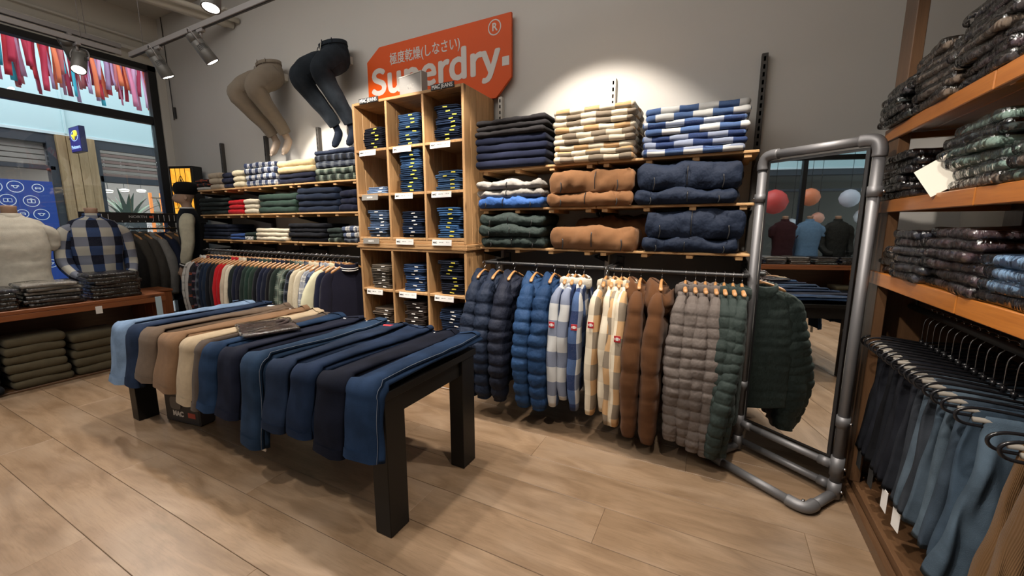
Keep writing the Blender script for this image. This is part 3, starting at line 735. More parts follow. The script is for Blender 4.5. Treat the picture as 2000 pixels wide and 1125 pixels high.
# ---------------------------------------------------------------- colours
NAVY = (.010, .013, .030); NAVYJ = (.010, .017, .036); BLUEP = (.014, .044, .115); INK = (.007, .008, .012); CHAR = (.032, .030, .032)
DGREEN = (.020, .034, .030); GREENP = (.026, .038, .035); TAUPE = (.125, .105, .095); BROWN = (.215, .105, .048); BROWND = (.105, .045, .018); GREYP = (.27, .255, .235)
CREAM = (.60, .54, .42); RED = (.42, .012, .018); OLIVE = (.095, .080, .050); KHAKI = (.44, .36, .25)
PL_BEIGE = plaid('p1', (.68, .61, .48), (.48, .30, .15), (.22, .18, .135), None, .22, (.56, .49, .38))
PL_BLUE = plaid('p2', (.50, .51, .51), (.055, .10, .22), (.018, .034, .10), None, .22, (.16, .19, .27))
PL_BLUEN = plaid('p8', (.44, .43, .38), (.035, .065, .16), (.010, .013, .028), None, .20, (.17, .19, .25))
PL_WHITE = plaid('p3', (.58, .58, .55), (.09, .12, .20), (.02, .03, .07), (.05, .06, .10), .12, (.3, .32, .36))
PL_GREEN = plaid('p4', (.11, .15, .12), (.028, .045, .036), (.010, .015, .012), (.32, .34, .28), .13, (.05, .07, .06))
PL_NAVY = plaid('p5', (.05, .06, .08), (.012, .018, .035), (.006, .008, .012), (.16, .18, .2), .11)
PL_WINE = plaid('p6', (.05, .015, .022), (.012, .012, .025), (.006, .006, .01), (.35, .2, .22), .10)
PL_OR = plaid('p7', (.02, .02, .025), (.02, .02, .025), (.02, .02, .025), (.5, .09, .025), .14)
PL_BW = plaid('p9', (.62, .6, .56), (.62, .6, .56), (.62, .6, .56), (.02, .02, .02), .10)

# ---------------------------------------------------------------- back wall fixtures
UPS = [(-6.33, 'slotted dark upright on the back wall, leftmost'), (-5.315, 'slotted dark upright below the beige wall legs'), (-4.30, 'slotted dark upright below the dark wall legs'),
       (-3.285, 'slotted upright behind the cube shelves'), (-1.83, 'slotted white upright right of the cube shelves'), (-.81, 'slotted white upright above the beige checked pile'), (.207, 'slotted dark upright above the mirror, rightmost')]
for i, (x, lb) in enumerate(UPS):
    m_ = M_WHITE if i in (4, 5) else plain('dark_wood_upright', (.06, .055, .05), .6)
    o = thing('slotted_upright', lb, 'upright', (x, 3.375, .15), 0, 'slotted uprights')
    boxat('channel', -.019, .019, -.024, .024, 0, 2.5, m_, o)
    mb = MB(); z = 1.85
    while z < 2.48: mb.box(-.006, .006, -.026, -.0235, z, z+.028, .0005).box(-.006, .006, -.026, -.0235, z, z+.028, .0005); z += .05
    link('slots', mb.mesh(False), M_BLACK, o)['kind'] = 'stuff'
for k, (x0, x1) in enumerate(((-6.35, -3.24), (-1.86, .23))):   # dark panel behind the hanging clothes
    tag(boxat('back_panel', x0, x1, 3.385, 3.399, .1, 1.27, plain('grey_back_panel', (.10, .10, .10), .7), None), ['grey backing panel behind the left hanging clothes', 'grey backing panel behind the right hanging jackets'][k], 'panel')
ROWN = {1.97: 'top', 1.645: 'middle', 1.318: 'bottom'}
def wall_shelf(x0, x1, z, side, j, nj):
    lb = '%s wooden shelf on the %s wall bay, %s' % (ROWN[z], side, ['left part', 'middle part', 'right part'][j] if nj == 3 else ['left half', 'right half'][j])
    t = thing('wall_shelf', lb, 'shelf', ((x0+x1)/2, 3.2, z), 0, 'wooden wall shelves'); w = x1-x0-.006
    for k in range(3): boxat('board', -w/2, w/2, -.2+k*.134, -.2+k*.134+.130, -.018, 0, M_SHELF, t)
    for k in range(4):
        x = -w/2+.06+k*(w-.12)/3; boxat('batten', x-.022, x+.022, -.19, .18, -.045, -.0185, M_SHELF, t)
    for s in (-1, 1):
        me = MESH.setdefault('brk', mk([(0, -.16, -.045), (0, .16, -.045), (0, .16, -.12), (0, -.16, -.06), (.004, -.16, -.045), (.004, .16, -.045), (.004, .16, -.12), (.004, -.16, -.06)], [[0, 1, 2, 3], [7, 6, 5, 4], [0, 4, 5, 1], [1, 5, 6, 2], [2, 6, 7, 3], [3, 7, 4, 0]], None, False))
        link('bracket', me, M_BLACK, t, (s*(w/2-.012), 0, -.0))
for z in (1.97, 1.645, 1.318):
    for j in range(3): wall_shelf(-6.33+j*1.015+.01, -6.33+(j+1)*1.015-.002, z, 'left', j, 3)
    for j in range(2): wall_shelf(-1.845+j*1.025, -1.845+(j+1)*1.025, z, 'right', j, 2)
def stack(items, x0, x1, z, where, front=3.0, d=.36, kind='knit', cat='folded clothes', group='clothes folded on the wall shelves', tagc=None, nm='folded_sweater', yo=0):
    """items: list of (material, h, word[, layers, kind, name]) from the bottom up"""
    n = len(items); w = x1-x0; seeds = random.Random(int((x0*31+z*17)*10))
    for i, it in enumerate(items):
        mat, h, word = it[:3]; nl = it[3] if len(it) > 3 else 2; kd = it[4] if len(it) > 4 else kind; name = it[5] if len(it) > 5 else nm
        sd = seeds.randrange(4); wi = round(w/.06)*.06
        me = folded(round(wi, 2), d, h, nl, kd, sd)
        lb = '%s, %s in %s' % (word, pos_word(i, n), where)
        o = link(name, me, mat, None, ((x0+x1)/2+seeds.uniform(-.012, .012), front+d/2+seeds.uniform(-.012, .012)+yo, z), (0, 0, seeds.uniform(-.03, .03)), (w/wi, 1, 1))
        tag(o, lb, cat, group)
        if tagc:
            p = link('size_strip', cbox(.05, .002, .012, .0005), tagc, o, (seeds.uniform(.0, .06), -d/2-.0015, h*.5))
        if kd == 'puffer':
            q = bez([(0, -.02, h+.012), (0, -d/2+.06, h+.012), (0, -d/2-.002, h*.80), (0, -d/2-.012, h*.5), (0, -d/2-.002, h*.14)], 5)
            link('zip', mk(*tube_data(q, .0035, 6)), M_BLACK, o, (seeds.uniform(-.05, .05), 0, 0))
            for s in (-1, 1):
                if h > .08: link('drawcord', mk(*tube_data(bez([(0, -d/2-.010, h*.5), (.006, -d/2-.016, h*.25), (-.002, -d/2-.014, .0)], 3), .004, 6)), M_BLACK, o, (s*w*.33, 0, 0))
        z += h*1.0
    return z
kn = lambda c: fabric(c, 'knit'); pf = lambda c: fabric(c, 'puffer'); dn = lambda c: fabric(c, 'denim'); cd = lambda c: fabric(c, 'cord')
# right bay, top shelf
stack([(kn(NAVY), .062, 'navy folded sweatshirt', 1)]*4 + [(fabric(CHAR, 'sherpa'), .045, 'dark grey fleece jacket', 1, 'fleece')]*3, -1.86, -1.22, 1.97, 'the top shelf pile beside the cubes', kind='knit', front=2.95, d=.40)
stack([(PL_BEIGE, .043, 'beige checked overshirt', 1, 'shirt')]*9, -1.165, -.56, 1.97, 'the tall beige top shelf pile', kind='shirt', front=2.96)
stack([(PL_BLUE, .045, 'blue checked overshirt', 1, 'shirt')]*7, -.50, .13, 1.97, 'the blue pile beside the upright', kind='shirt', front=2.97)
# middle shelf
stack([(pf((.035, .10, .30)), .085, 'bright blue folded puffer jacket', 1), (pf(GREYP), .068, 'pale grey folded puffer jacket', 1), (pf(GREYP), .06, 'pale grey folded puffer jacket', 1)], -1.86, -1.25, 1.645, 'the grey and blue pile', kind='puffer', front=2.96, nm='folded_jacket', cat='folded jacket')
stack([(cd(BROWN), .10, 'brown corduroy folded puffer jacket', 1), (cd(BROWN), .155, 'thick brown corduroy puffer jacket', 1)], -1.20, -.55, 1.645, 'the middle shelf brown pile', kind='puffer', front=2.95, nm='folded_jacket', cat='folded jacket')
stack([(pf(NAVYJ), .095, 'dark navy folded puffer jacket', 1), (pf(NAVYJ), .175, 'thick dark navy folded puffer jacket', 1)], -.53, .12, 1.645, 'the navy middle shelf pile', kind='puffer', front=2.96, nm='folded_jacket', cat='folded jacket')
# bottom shelf
stack([(pf(GREENP), .09, 'dark green folded puffer jacket', 1)]*3, -1.82, -1.23, 1.318, 'the green bottom shelf pile', kind='puffer', front=2.96, nm='folded_jacket', cat='folded jacket')
stack([(cd(BROWN), .165, 'brown corduroy puffer jacket folded with its hood', 1)], -1.17, -.50, 1.318, 'the bottom shelf middle', kind='puffer', front=2.95, nm='folded_jacket', cat='folded jacket')
o = link('folded_jacket', folded(.6, .22, .12, 1, 'puffer', 2), cd(BROWND), None, (-.75, 3.26, 1.42)); o.location.z = 1.32; o.scale = (1, 1, 2.0)
tag(o, 'dark brown jacket bunched up behind the bottom shelf brown one', 'folded jacket')
stack([(pf(NAVYJ), .095, 'dark navy folded puffer jacket', 1), (pf(NAVYJ), .18, 'thick dark navy folded puffer jacket', 1)], -.47, .15, 1.318, 'the navy bottom shelf pile', kind='puffer', front=2.96, nm='folded_jacket', cat='folded jacket')
# zips and drawcords on the folded puffers
for (x, z, h) in ((-.21, 1.75, .19), (-.17, 1.42, .17)):
    pass
# left bay, top shelf
stack([(kn((.5, .5, .48)), .045, 'pale grey folded cap pile', 1), (PL_OR, .05, 'black and orange folded sweater', 1), (PL_OR, .05, 'black and orange folded sweater', 1)], -6.36, -6.05, 1.97, 'the far left top pile', front=3.0)
stack([(kn((.50, .42, .32)), .07, 'beige folded polo shirt', 1)]*3, -6.03, -5.74, 1.97, 'the beige top shelf pile', front=3.0)
stack([(kn(NAVY), .065, 'navy folded polo shirt', 1)]*3, -5.72, -5.50, 1.97, 'the small navy top pile', front=3.0)
stack([(fabric((.56, .50, .36), 'sherpa'), .07, 'cream folded fleece overshirt', 1, 'fleece')]*3, -5.48, -5.24, 1.97, 'the cream top shelf pile', front=3.0)
stack([(PL_WHITE, .072, 'white and navy checked shirt', 1, 'shirt')]*3 + [(PL_WHITE, .06, 'white and navy checked shirt', 1, 'shirt')], -5.21, -4.62, 1.97, 'the white checked pile', front=3.0)
stack([(kn(NAVY), .06, 'navy folded hoodie', 1)]*2+[(kn((.58, .46, .26)), .07, 'pale yellow folded hoodie', 1)]*2, -4.59, -3.97, 1.97, 'the yellow and navy pile', front=3.0)
stack([(PL_GREEN, .068, 'green checked folded shirt', 1, 'shirt')]*2+[(PL_NAVY, .07, 'navy checked folded shirt', 1, 'shirt')]*2+[(fabric((.02, .03, .06), 'puffer'), .05, 'dark patterned folded scarf', 1)], -3.94, -3.33, 1.97, 'the pile beside the cube shelves', front=3.0)
# left bay, middle shelf
stack([(kn((.012, .018, .017)), .055, 'black green folded sweater', 1)]*4, -6.33, -5.69, 1.645, 'the far left middle pile')
stack([(kn(RED), .06, 'red folded sweater', 1)]*3, -5.66, -5.33, 1.645, 'the red pile')
stack([(kn(CREAM), .06, 'cream folded sweater', 1)]*3, -5.30, -5.02, 1.645, 'the middle shelf cream pile')
stack([(kn((.025, .048, .038)), .075, 'dark green folded sweatshirt', 1)]*3, -5.0, -4.30, 1.645, 'the green pile')
stack([(kn(NAVYJ), .067, 'navy folded sweatshirt', 1)]*4, -4.27, -3.62, 1.645, 'the broad navy pile')
stack([(kn(NAVY), .075, 'dark navy folded cardigan', 1, 'fleece')]*3, -3.59, -3.34, 1.645, 'the narrow navy pile beside cubes')
# left bay, bottom shelf
stack([(dn((.014, .018, .032)), .05, 'dark navy folded jeans', 1, 'denim')]*4, -6.30, -5.70, 1.318, 'the far left bottom pile')
stack([(kn((.03, .07, .22)), .04, 'blue folded t-shirt', 1)]*2, -5.67, -5.38, 1.318, 'the low blue pile')
stack([(kn(DGREEN), .05, 'dark green folded t-shirt', 1)]*2, -5.36, -5.14, 1.318, 'the lettered green pile')
text('shirt_lettering', 'WEEKDAY', M_CARD, bpy.data.objects[[o.name for o in bpy.data.objects if o.get('label', '').startswith('dark green folded t-shirt, the bottom')][0]], (0, -.182, .026), (radians(90), 0, 0), .05, .002, .001, .20)
stack([(kn(CREAM), .05, 'cream folded t-shirt', 1)]*3, -5.11, -4.50, 1.318, 'the bottom shelf cream pile')
stack([(kn(INK), .052, 'black navy folded sweater', 1)]*4, -4.47, -3.84, 1.318, 'the bottom shelf black pile')
stack([(PL_GREEN, .055, 'green checked folded shirt', 1, 'shirt')]+[(kn(GREENP), .05, 'dark grey green folded shirt', 1, 'shirt')]*2, -3.81, -3.59, 1.318, 'the narrow dark pile')
stack([(PL_NAVY, .055, 'blue checked folded shirt', 1, 'shirt')]+[(PL_WHITE, .06, 'black and white checked shirt', 1, 'shirt')]*2, -3.57, -3.34, 1.318, 'the last bottom pile')
# ---------------------------------------------------------------- rails
def rail(x0, x1, y, z, label, endl=True, endr=True):
    t = thing('clothes_rail', label, 'rail', ((x0+x1)/2, y, z), 0, 'clothes rails'); L = (x1-x0)/2
    P = []
    if endl: P += [(-L+.0, .42, 0), (-L+.0, .06, 0), (-L+.015, .015, 0), (-L+.06, 0, 0)]
    else: P += [(-L, 0, 0)]
    P += [(0, 0, 0)]
    if endr: P += [(L-.06, 0, 0), (L-.015, .015, 0), (L, .06, 0), (L, .42, 0)]
    else: P += [(L, 0, 0)]
    link('bar', mk(*tube_data(bez(P, 5), .0135, 12)), M_DK, t)
    for s, e in ((-1, endl), (1, endr)):
        if e: boxat('wall_bracket', s*L-.02, s*L+.02, .41, .44, -.06, .06, M_BLACK, t)
    return t
RY = 2.82; RZ = 1.195
rail(-1.70, -.69, RY+.02, RZ+.005, 'grey clothes rail holding the navy and blue hooded jackets'); rail(-.665, .19, RY, RZ, 'grey clothes rail holding the taupe and green puffers')
rail(-6.12, -4.72, 2.9, 1.18, 'chrome grey clothes rail, left one behind the jeans table'); rail(-4.68, -3.22, 2.9, 1.18, 'chrome grey clothes rail ending beside the cube shelves')
# right bay hanging jackets, left to right
HJ = []
ratio = RY/2.9
PUF = dict(kind='puffer', L=.90, sh=.19, hw=.22, th=.060, slen=.84, sr=(.100, .074), spread=.035, pitch=.090, amp=.17, collar=0)
def hang_at(px_x, i, name, label, cat, mat, hl, **kw):
    x = px_x*ratio; y = RY
    garment(name, label, cat, (x, y, RZ-.015), pi/2+kw.pop('rz', .16*nz(i*1.37, 3, 3)), mat, seed=i, group='jackets hanging on the right rails', **kw)
    hanger((x, y, RZ), pi/2, hl, None, .62)
base = dict(PUF)
hang_at(-1.74, 1, 'puffer_jacket', 'navy hooded puffer jacket, leftmost, half behind the jeans table', 'jacket', pf(NAVYJ), 'wooden hanger of the leftmost navy puffer jacket', hood=1.1, **base)
hang_at(-1.60, 2, 'puffer_jacket', 'navy hooded puffer jacket, second from the cube shelves', 'jacket', pf(NAVYJ), 'wooden hanger of the second navy puffer jacket', hood=1.1, **base)
hang_at(-1.455, 3, 'puffer_jacket', 'black navy puffer jacket with wide hood, left of the blue ones', 'jacket', pf((.009, .012, .024)), 'wooden hanger of the navy puffer beside the blue ones', hood=1.25, **base)
hang_at(-1.26, 4, 'puffer_jacket', 'royal blue hooded puffer jacket beside the navy ones', 'jacket', pf(BLUEP), 'wooden hanger of the left royal blue puffer', hood=1.2, **base)
hang_at(-1.105, 5, 'puffer_jacket', 'royal blue hooded puffer jacket beside the checked shirts', 'jacket', pf((.010, .034, .092)), 'wooden hanger of the right royal blue puffer', hood=1.15, **base)
SHJ = dict(kind='shirt', L=.86, sh=.20, hw=.215, th=.042, slen=.80, sr=(.072, .042), spread=.02)
SHERPA = fabric((.60, .57, .50), 'sherpa')
hang_at(-.990, 6, 'checked_overshirt', 'blue and white checked overshirt with red badge, beside the puffers', 'overshirt', PL_BLUE, 'wooden hanger of the left blue checked overshirt', trim=SHERPA, patch=(-.335, -.005, -.36), **SHJ)
hang_at(-.870, 7, 'checked_overshirt', 'blue and white checked overshirt beside the beige ones', 'overshirt', PL_BLUE, 'wooden hanger of the right blue checked overshirt', trim=SHERPA, patch=(-.335, -.005, -.36), **SHJ)
hang_at(-.935, 8, 'checked_overshirt', 'blue checked overshirt squeezed between the two badge ones', 'overshirt', PL_BLUE, 'wooden hanger of the middle blue checked overshirt', trim=SHERPA, **{**SHJ, 'slen': .74, 'spread': .0})
hang_at(-.700, 9, 'checked_overshirt', 'beige and brown checked overshirt, leftmost of the beige ones', 'overshirt', PL_BEIGE, 'wooden hanger of the leftmost beige checked overshirt', patch=(-.335, -.005, -.33), **SHJ)
hang_at(-.645, 10, 'checked_overshirt', 'beige checked overshirt, second of the beige ones', 'overshirt', PL_BEIGE, 'wooden hanger of the second beige checked overshirt', **{**SHJ, 'slen': .76})
hang_at(-.59, 11, 'checked_overshirt', 'beige checked overshirt, third of the beige ones', 'overshirt', PL_BEIGE, 'wooden hanger of the third beige checked overshirt', **{**SHJ, 'slen': .84, 'spread': .03})
hang_at(-.535, 12, 'checked_overshirt', 'beige checked overshirt beside the brown corduroy jackets', 'overshirt', PL_BEIGE, 'wooden hanger of the beige overshirt beside corduroy', patch=(-.335, -.005, -.40), **{**SHJ, 'slen': .84, 'spread': .04})
CRD = dict(kind='puffer', L=.94, sh=.19, hw=.22, th=.06, slen=.90, sr=(.092, .062), spread=.045, pitch=.165, amp=.11, collar=0)
hang_at(-.455, 13, 'corduroy_jacket', 'brown corduroy hooded jacket beside the beige checked shirts', 'jacket', cd(BROWND), 'wooden hanger of the left corduroy jacket', hood=1.3, **{**CRD, 'slen': .88})
hang_at(-.315, 14, 'corduroy_jacket', 'brown corduroy hooded jacket beside the taupe puffers', 'jacket', cd(BROWND), 'wooden hanger of the right corduroy jacket', hood=1.35, **CRD)
LP = dict(kind='puffer', L=.88, sh=.19, hw=.215, th=.045, slen=.86, sr=(.085, .058), spread=.05, pitch=.062, amp=.12, collar=1)
for k, (x, w) in enumerate(((-.165, 'leftmost'), (-.105, 'second'), (-.045, 'third'), (.015, 'rightmost'))):
    hang_at(x, 15+k, 'puffer_jacket', 'taupe grey quilted puffer jacket, %s of the four taupe ones' % w, 'jacket', pf(TAUPE), 'wooden hanger of the %s taupe puffer' % w, **{**LP, 'slen': .84+.02*k})
for k, (x, w) in enumerate(((.065, 'leftmost'), (.115, 'second'), (.165, 'rightmost'))):
    hang_at(x, 20+k, 'puffer_jacket', 'dark green quilted puffer jacket, %s of the green ones' % w, 'jacket', pf(GREENP), 'wooden hanger of the %s dark green puffer' % w, **{**LP, 'slen': .88, 'sr': (.085, .052), **({'tilt': .10, 'bend': .05} if k == 2 else {})})
# left bay hanging clothes, left to right
LS = dict(L=.80, sh=.215, hw=.235, th=.034, slen=.64, sr=(.060, .034), spread=.02)
seq = [('sweater', 'white sweater with black dashes', PL_BW), ('sweater', 'white cardigan', kn((.62, .60, .56))), ('sweater', 'black sweater with orange stripes', PL_OR), ('checked_shirt', 'wine and navy checked shirt', PL_WINE), ('checked_shirt', 'dark green and navy checked shirt', PL_NAVY),
       ('sweater', 'navy sweater', kn(NAVYJ)), ('sweater', 'dark blue sweater', kn((.012, .022, .045))), ('sweater', 'black sweater', kn(INK)), ('sweater', 'charcoal sweater', kn((.018, .018, .02))),
       ('sweater', 'bright red sweater', kn(RED)), ('sweater', 'deep red sweater', kn((.36, .01, .014))), ('sweater', 'beige sweater', kn((.50, .42, .33))), ('sweater', 'cream sweater', kn(CREAM)),
       ('sweater', 'dark green grey sweater', kn((.016, .022, .022))), ('sweater', 'dark navy sweater', kn(NAVY)), ('sweatshirt', 'dark navy sweatshirt', kn((.012, .013, .022))), ('sweatshirt', 'dark green sweatshirt', kn(DGREEN)), ('sweatshirt', 'bottle green sweatshirt', kn((.018, .038, .030))),
       ('sweatshirt', 'forest green sweatshirt', kn((.02, .035, .027))), ('sweatshirt', 'black navy sweatshirt', kn(INK)), ('sweatshirt', 'navy sweatshirt', kn(NAVY)), ('sweatshirt', 'dark blue sweatshirt', kn((.011, .014, .028))), ('sweatshirt', 'black sweatshirt', kn((.008, .008, .010))),
       ('fleece_jacket', 'dark green fleece jacket', kn((.018, .028, .024))), ('checked_shirt', 'green and black checked shirt', PL_GREEN), ('checked_shirt', 'pale green checked shirt', PL_GREEN), ('checked_shirt', 'navy checked shirt', PL_NAVY),
       ('fleece_jacket', 'cream fleece jacket', fabric((.52, .46, .34), 'sherpa')), ('fleece_jacket', 'ivory fleece jacket', fabric((.56, .50, .38), 'sherpa')), ('checked_shirt', 'white and navy checked shirt', PL_WHITE), ('checked_shirt', 'pale blue checked shirt', PL_WHITE),
       ('corduroy_jacket', 'pale cream jacket with raised sleeve', cd((.62, .60, .42))), ('cardigan', 'navy cardigan', kn(NAVY)), ('cardigan', 'navy cardigan with white striped collar', kn((.012, .012, .024)))]
n = len(seq)
for i, (nm, lb, mt) in enumerate(seq):
    x = -6.03+i*(2.66/(n-1)); sd = 30+i % 5
    kw = dict(LS)
    if nm == 'fleece_jacket': kw.update(sr=(.068, .042), th=.042)
    if 'raised' in lb: kw.update(tilt=.02, hw=.25, spread=.07, sr=(.075, .05)); sd = 61
    g_ = garment(nm, '%s, %s garment from the left behind the jeans table' % (lb, ORD[i]), 'hanging clothes', (x, 2.90, 1.165), pi/2-.46+.10*nz(i*2.3, 1, 1), mt, seed=sd, group='clothes hanging on the left rails', **kw)
    if 'striped' in lb or lb == 'navy cardigan':
        for q in range(2): link('collar_stripe', mk(*tube_data([(.092*cos(2*pi*k/20), .062*sin(2*pi*k/20), -.105+.022*q-.02*abs(sin(2*pi*k/20))) for k in range(21)], .005, 6)), M_CARD, g_)
    hanger((x, 2.90, 1.18), pi/2-.46+.10*nz(i*2.3, 1, 1), 'wooden hanger of the %s hanging garment from the left on the left rails' % ORD[i], None, .88)
# white stripes at the last collar
# ---------------------------------------------------------------- cube shelves
CX0, CX1, CY = -3.165, -1.90, 2.865
def cube_unit(z0, nrow, label, zs):
    t = thing('cube_shelf_unit', label, 'shelf unit', ((CX0+CX1)/2, CY+.25, z0)); W_ = CX1-CX0; h = zs[-1]-z0; dep = .50; yb = -.25+dep
    for s in (-1, 1):      # sides of upright boards
        for k in range(5):
            y = -.25+k*dep/5; x = s*(W_/2-.012); boxat('side_board', x-.012, x+.012, y+.0015, y+dep/5-.0015, 0, h, M_PINE, t)
    for k in range(5):
        y = -.25+k*dep/5; boxat('top_board', -W_/2+.025, W_/2-.025, y+.001, y+dep/5-.001, h-.024, h-.0, M_PINE, t)
        boxat('bottom_board', -W_/2+.025, W_/2-.025, y+.001, y+dep/5-.001, 0, .024, M_PINE, t)
    for j in (1, 2):
        x = -W_/2+j*W_/3
        for k in range(4): y = -.25+k*.12; boxat('divider_board', x-.012, x+.012, y+.001, y+.119, .025, h-.025, M_PINE, t)
    for zz in zs[:-1]:
        for j in range(3):
            x = -W_/2+j*W_/3+.0135; boxat('shelf_board', x, x+W_/3-.027, -.249, .24, zz-z0-.024, zz-z0, M_PINE, t)
    for j in range(9):
        x = -W_/2+.026+j*(W_-.052)/9; boxat('back_board', x+.001, x+(W_-.052)/9-.001, .238, .249, .025, h-.025, M_PINE, t)
    return t
UZ = [1.39, 1.80, 2.21, 2.635]; LZ = [.09, .475, .885, 1.285]
cube_unit(1.338, 3, 'upper pine cube shelf unit with nine compartments of jeans', UZ)
cube_unit(.0, 3, 'lower pine cube shelf unit standing on the floor behind the table', LZ)
t = thing('pine_plinth', 'doubled pine plinth boards between the two cube units', 'board', ((CX0+CX1)/2, CY+.25, 1.286))
for z in (0, .026): boxat('board', -.645, .645, -.258, .25, z, z+.025, M_PINE, t)
t = thing('pine_plinth', 'pine base board under the lower cube unit', 'board', ((CX0+CX1)/2+.002, CY-.012, .0)); boxat('board', -.64, .64, -.011, .010, 0.001, .085, M_PINE, t)
cw = (CX1-CX0)/3; cxs = [CX0+cw*(j+.5) for j in range(3)]
DJ = (.008, .010, .018); MJ = (.022, .052, .115); LJ = (.13, .19, .30); DM = (.012, .022, .050); GB = (.085, .072, .058); BR = (.055, .042, .032); BRK = (.024, .018, .016)
cells = [  # row (unit z), column, n, colour, word, strip, height
 (2.211, 0, 6, DJ, 'black navy folded jeans', M_YEL, .033), (2.211, 1, 8, MJ, 'mid blue folded jeans', M_YEL, .034), (2.211, 2, 9, DM, 'dark blue folded jeans', M_YEL, .032),
 (1.801, 0, 2, LJ, 'light blue folded jeans', M_CARD, .033), (1.801, 1, 11, MJ, 'mid blue folded jeans', M_YEL, .034), (1.801, 2, 5, (.035, .075, .15), 'washed blue folded jeans', M_YEL, .034),
 (1.391, 0, 8, (.05, .08, .14), 'pale blue folded jeans', M_CARD, .032), (1.391, 1, 7, DM, 'dark blue folded jeans', M_CARD, .034), (1.391, 2, 7, (.022, .06, .14), 'bright blue folded jeans', M_YEL, .038),
 (.886, 0, 7, GB, 'grey brown folded trousers', M_CARD, .033), (.886, 1, 7, (.020, .042, .10), 'blue folded jeans', M_CARD, .036), (.886, 2, 9, DJ, 'navy folded jeans', M_YEL, .034),
 (.476, 0, 6, BR, 'brown folded trousers', M_CARD, .034), (.476, 1, 9, BRK, 'dark brown folded trousers', M_CARD, .034), (.476, 2, 8, DM, 'navy folded trousers', M_CARD, .034),
 (.091, 2, 5, DJ, 'black folded trousers', M_CARD, .034)]
rnm = {2.211: 'top cube row', 1.801: 'second cube row', 1.391: 'third cube row', .886: 'fourth cube row', .476: 'fifth cube row', .091: 'floor cube row'}
cnm = ['left', 'middle', 'right']; r = random.Random(4)
for z, c, n, col, word, strip, h in cells:
    for i in range(n):
        sd = r.randrange(4); me = folded(.24, .34, h, 2, 'denim', sd)
        kcol = tuple(max(.002, q*r.uniform(.75, 1.25)) for q in col) if False else col
        var = r.random()
        cc = col if var < .6 else tuple(q*(.6 if var < .8 else 1.45) for q in col)
        ln = (cxs[c]+.012+r.uniform(-.014, .014), CY+.20+r.uniform(-.02, .012), z+i*h*1.0)
        o = link('folded_jeans', me, dn(cc), None, ln, (0, 0, r.uniform(-.07, .07)), (r.uniform(.98, 1.06), 1, 1))
        tag(o, '%s, %s in the %s compartment of the %s' % (word, pos_word(i, n), cnm[c], rnm[z]), 'jeans', 'jeans folded in the cube shelves')
        x = r.uniform(.0, .07)
        link('size_strip', MESH.setdefault('strip', cbox(.042, .003, .010, .0005)), strip, o, (x, -.1715, h*.5), (r.uniform(-.1, .1), r.uniform(-.1, .1), 0))
for z, c, dark in ((2.196, 0, 0), (2.196, 1, 0), (2.196, 2, 0), (1.786, 0, 1), (1.786, 1, 0), (1.786, 2, 0), (1.372, 0, 1), (1.372, 1, 0), (1.372, 2, 0), (.871, 0, 0), (.871, 1, 0), (.871, 2, 0), (.055, 2, 0)):
    t = thing('price_card', '%s price card clipped under the %s compartment of the %s' % ('grey' if dark else 'white', cnm[c], {2.196: 'top row', 1.786: 'second row', 1.372: 'third row', .871: 'fourth row', .055: 'floor row'}[z]), 'price card', (cxs[c]-.03, CY-.007-(.012 if z < .1 or 1.3 < z < 1.4 else 0), z-.02), 0, 'price cards on the cube shelves')
    boxat('card', -.105, .105, -.002, .002, -.026, .026, plain('grey_card', (.25, .24, .22), .5) if dark else M_CARD, t, .001)
    t.rotation_euler = (radians(-6), 0, 0)
    ik = M_CARD if dark else M_INK
    text('print', 'NORTH' if dark else 'MAC', ik, t, (0 if dark else -.072, -.0025, 0), (radians(90), 0, 0), .020, .001, .0003)
    if not dark:
        text('print', 'JEANS  W32', ik, t, (-.005, -.0025, .003), (radians(90), 0, 0), .009, 0, .0003); text('print', 'L32 - 34', ik, t, (.065, -.0025, .005), (radians(90), 0, 0), .010, 0, .0003)
# signs on top
for x, w, rz in ((-2.935, .235, 0), (-2.10, .235, 0)):
    t = thing('brand_plate', 'small black plate with white lettering on the %s of the cube top' % ('left' if x < -2.5 else 'right'), 'sign', (x, CY-.008, 2.637))
    boxat('plate', -w/2, w/2, -.004, .004, -.022, .022, M_INK, t, .001)
    text('bold_lettering', 'MAC', M_CARD, t, (-w*.27, -.0045, -.001), (radians(90), 0, 0), .043, .0008, .0004, w*.36); text('lettering', 'JEANS', M_CARD, t, (w*.20, -.0045, -.001), (radians(90), 0, 0), .043, .0, .0004, w*.50)
t = thing('display_box', 'white display box with faint lettering on top of the cubes', 'box', (-2.55, 3.03, 2.64), radians(-10)); boxat('box_body', -.155, .155, -.035, .035, 0, .205, plain('matt_white_box', (.30, .295, .285), .7), t, .004)
boxat('frame_rim', -.155, .155, -.039, -.035, .196, .205, M_WHITE, t, .001); boxat('frame_rim', .147, .155, -.039, -.035, 0, .205, M_WHITE, t, .001)
text('faint_lettering', 'MAC', plain('faint_print', (.38, .37, .355), .7), t, (.0, -.0355, .10), (radians(90), 0, 0), .055, .001, .0004, .09)
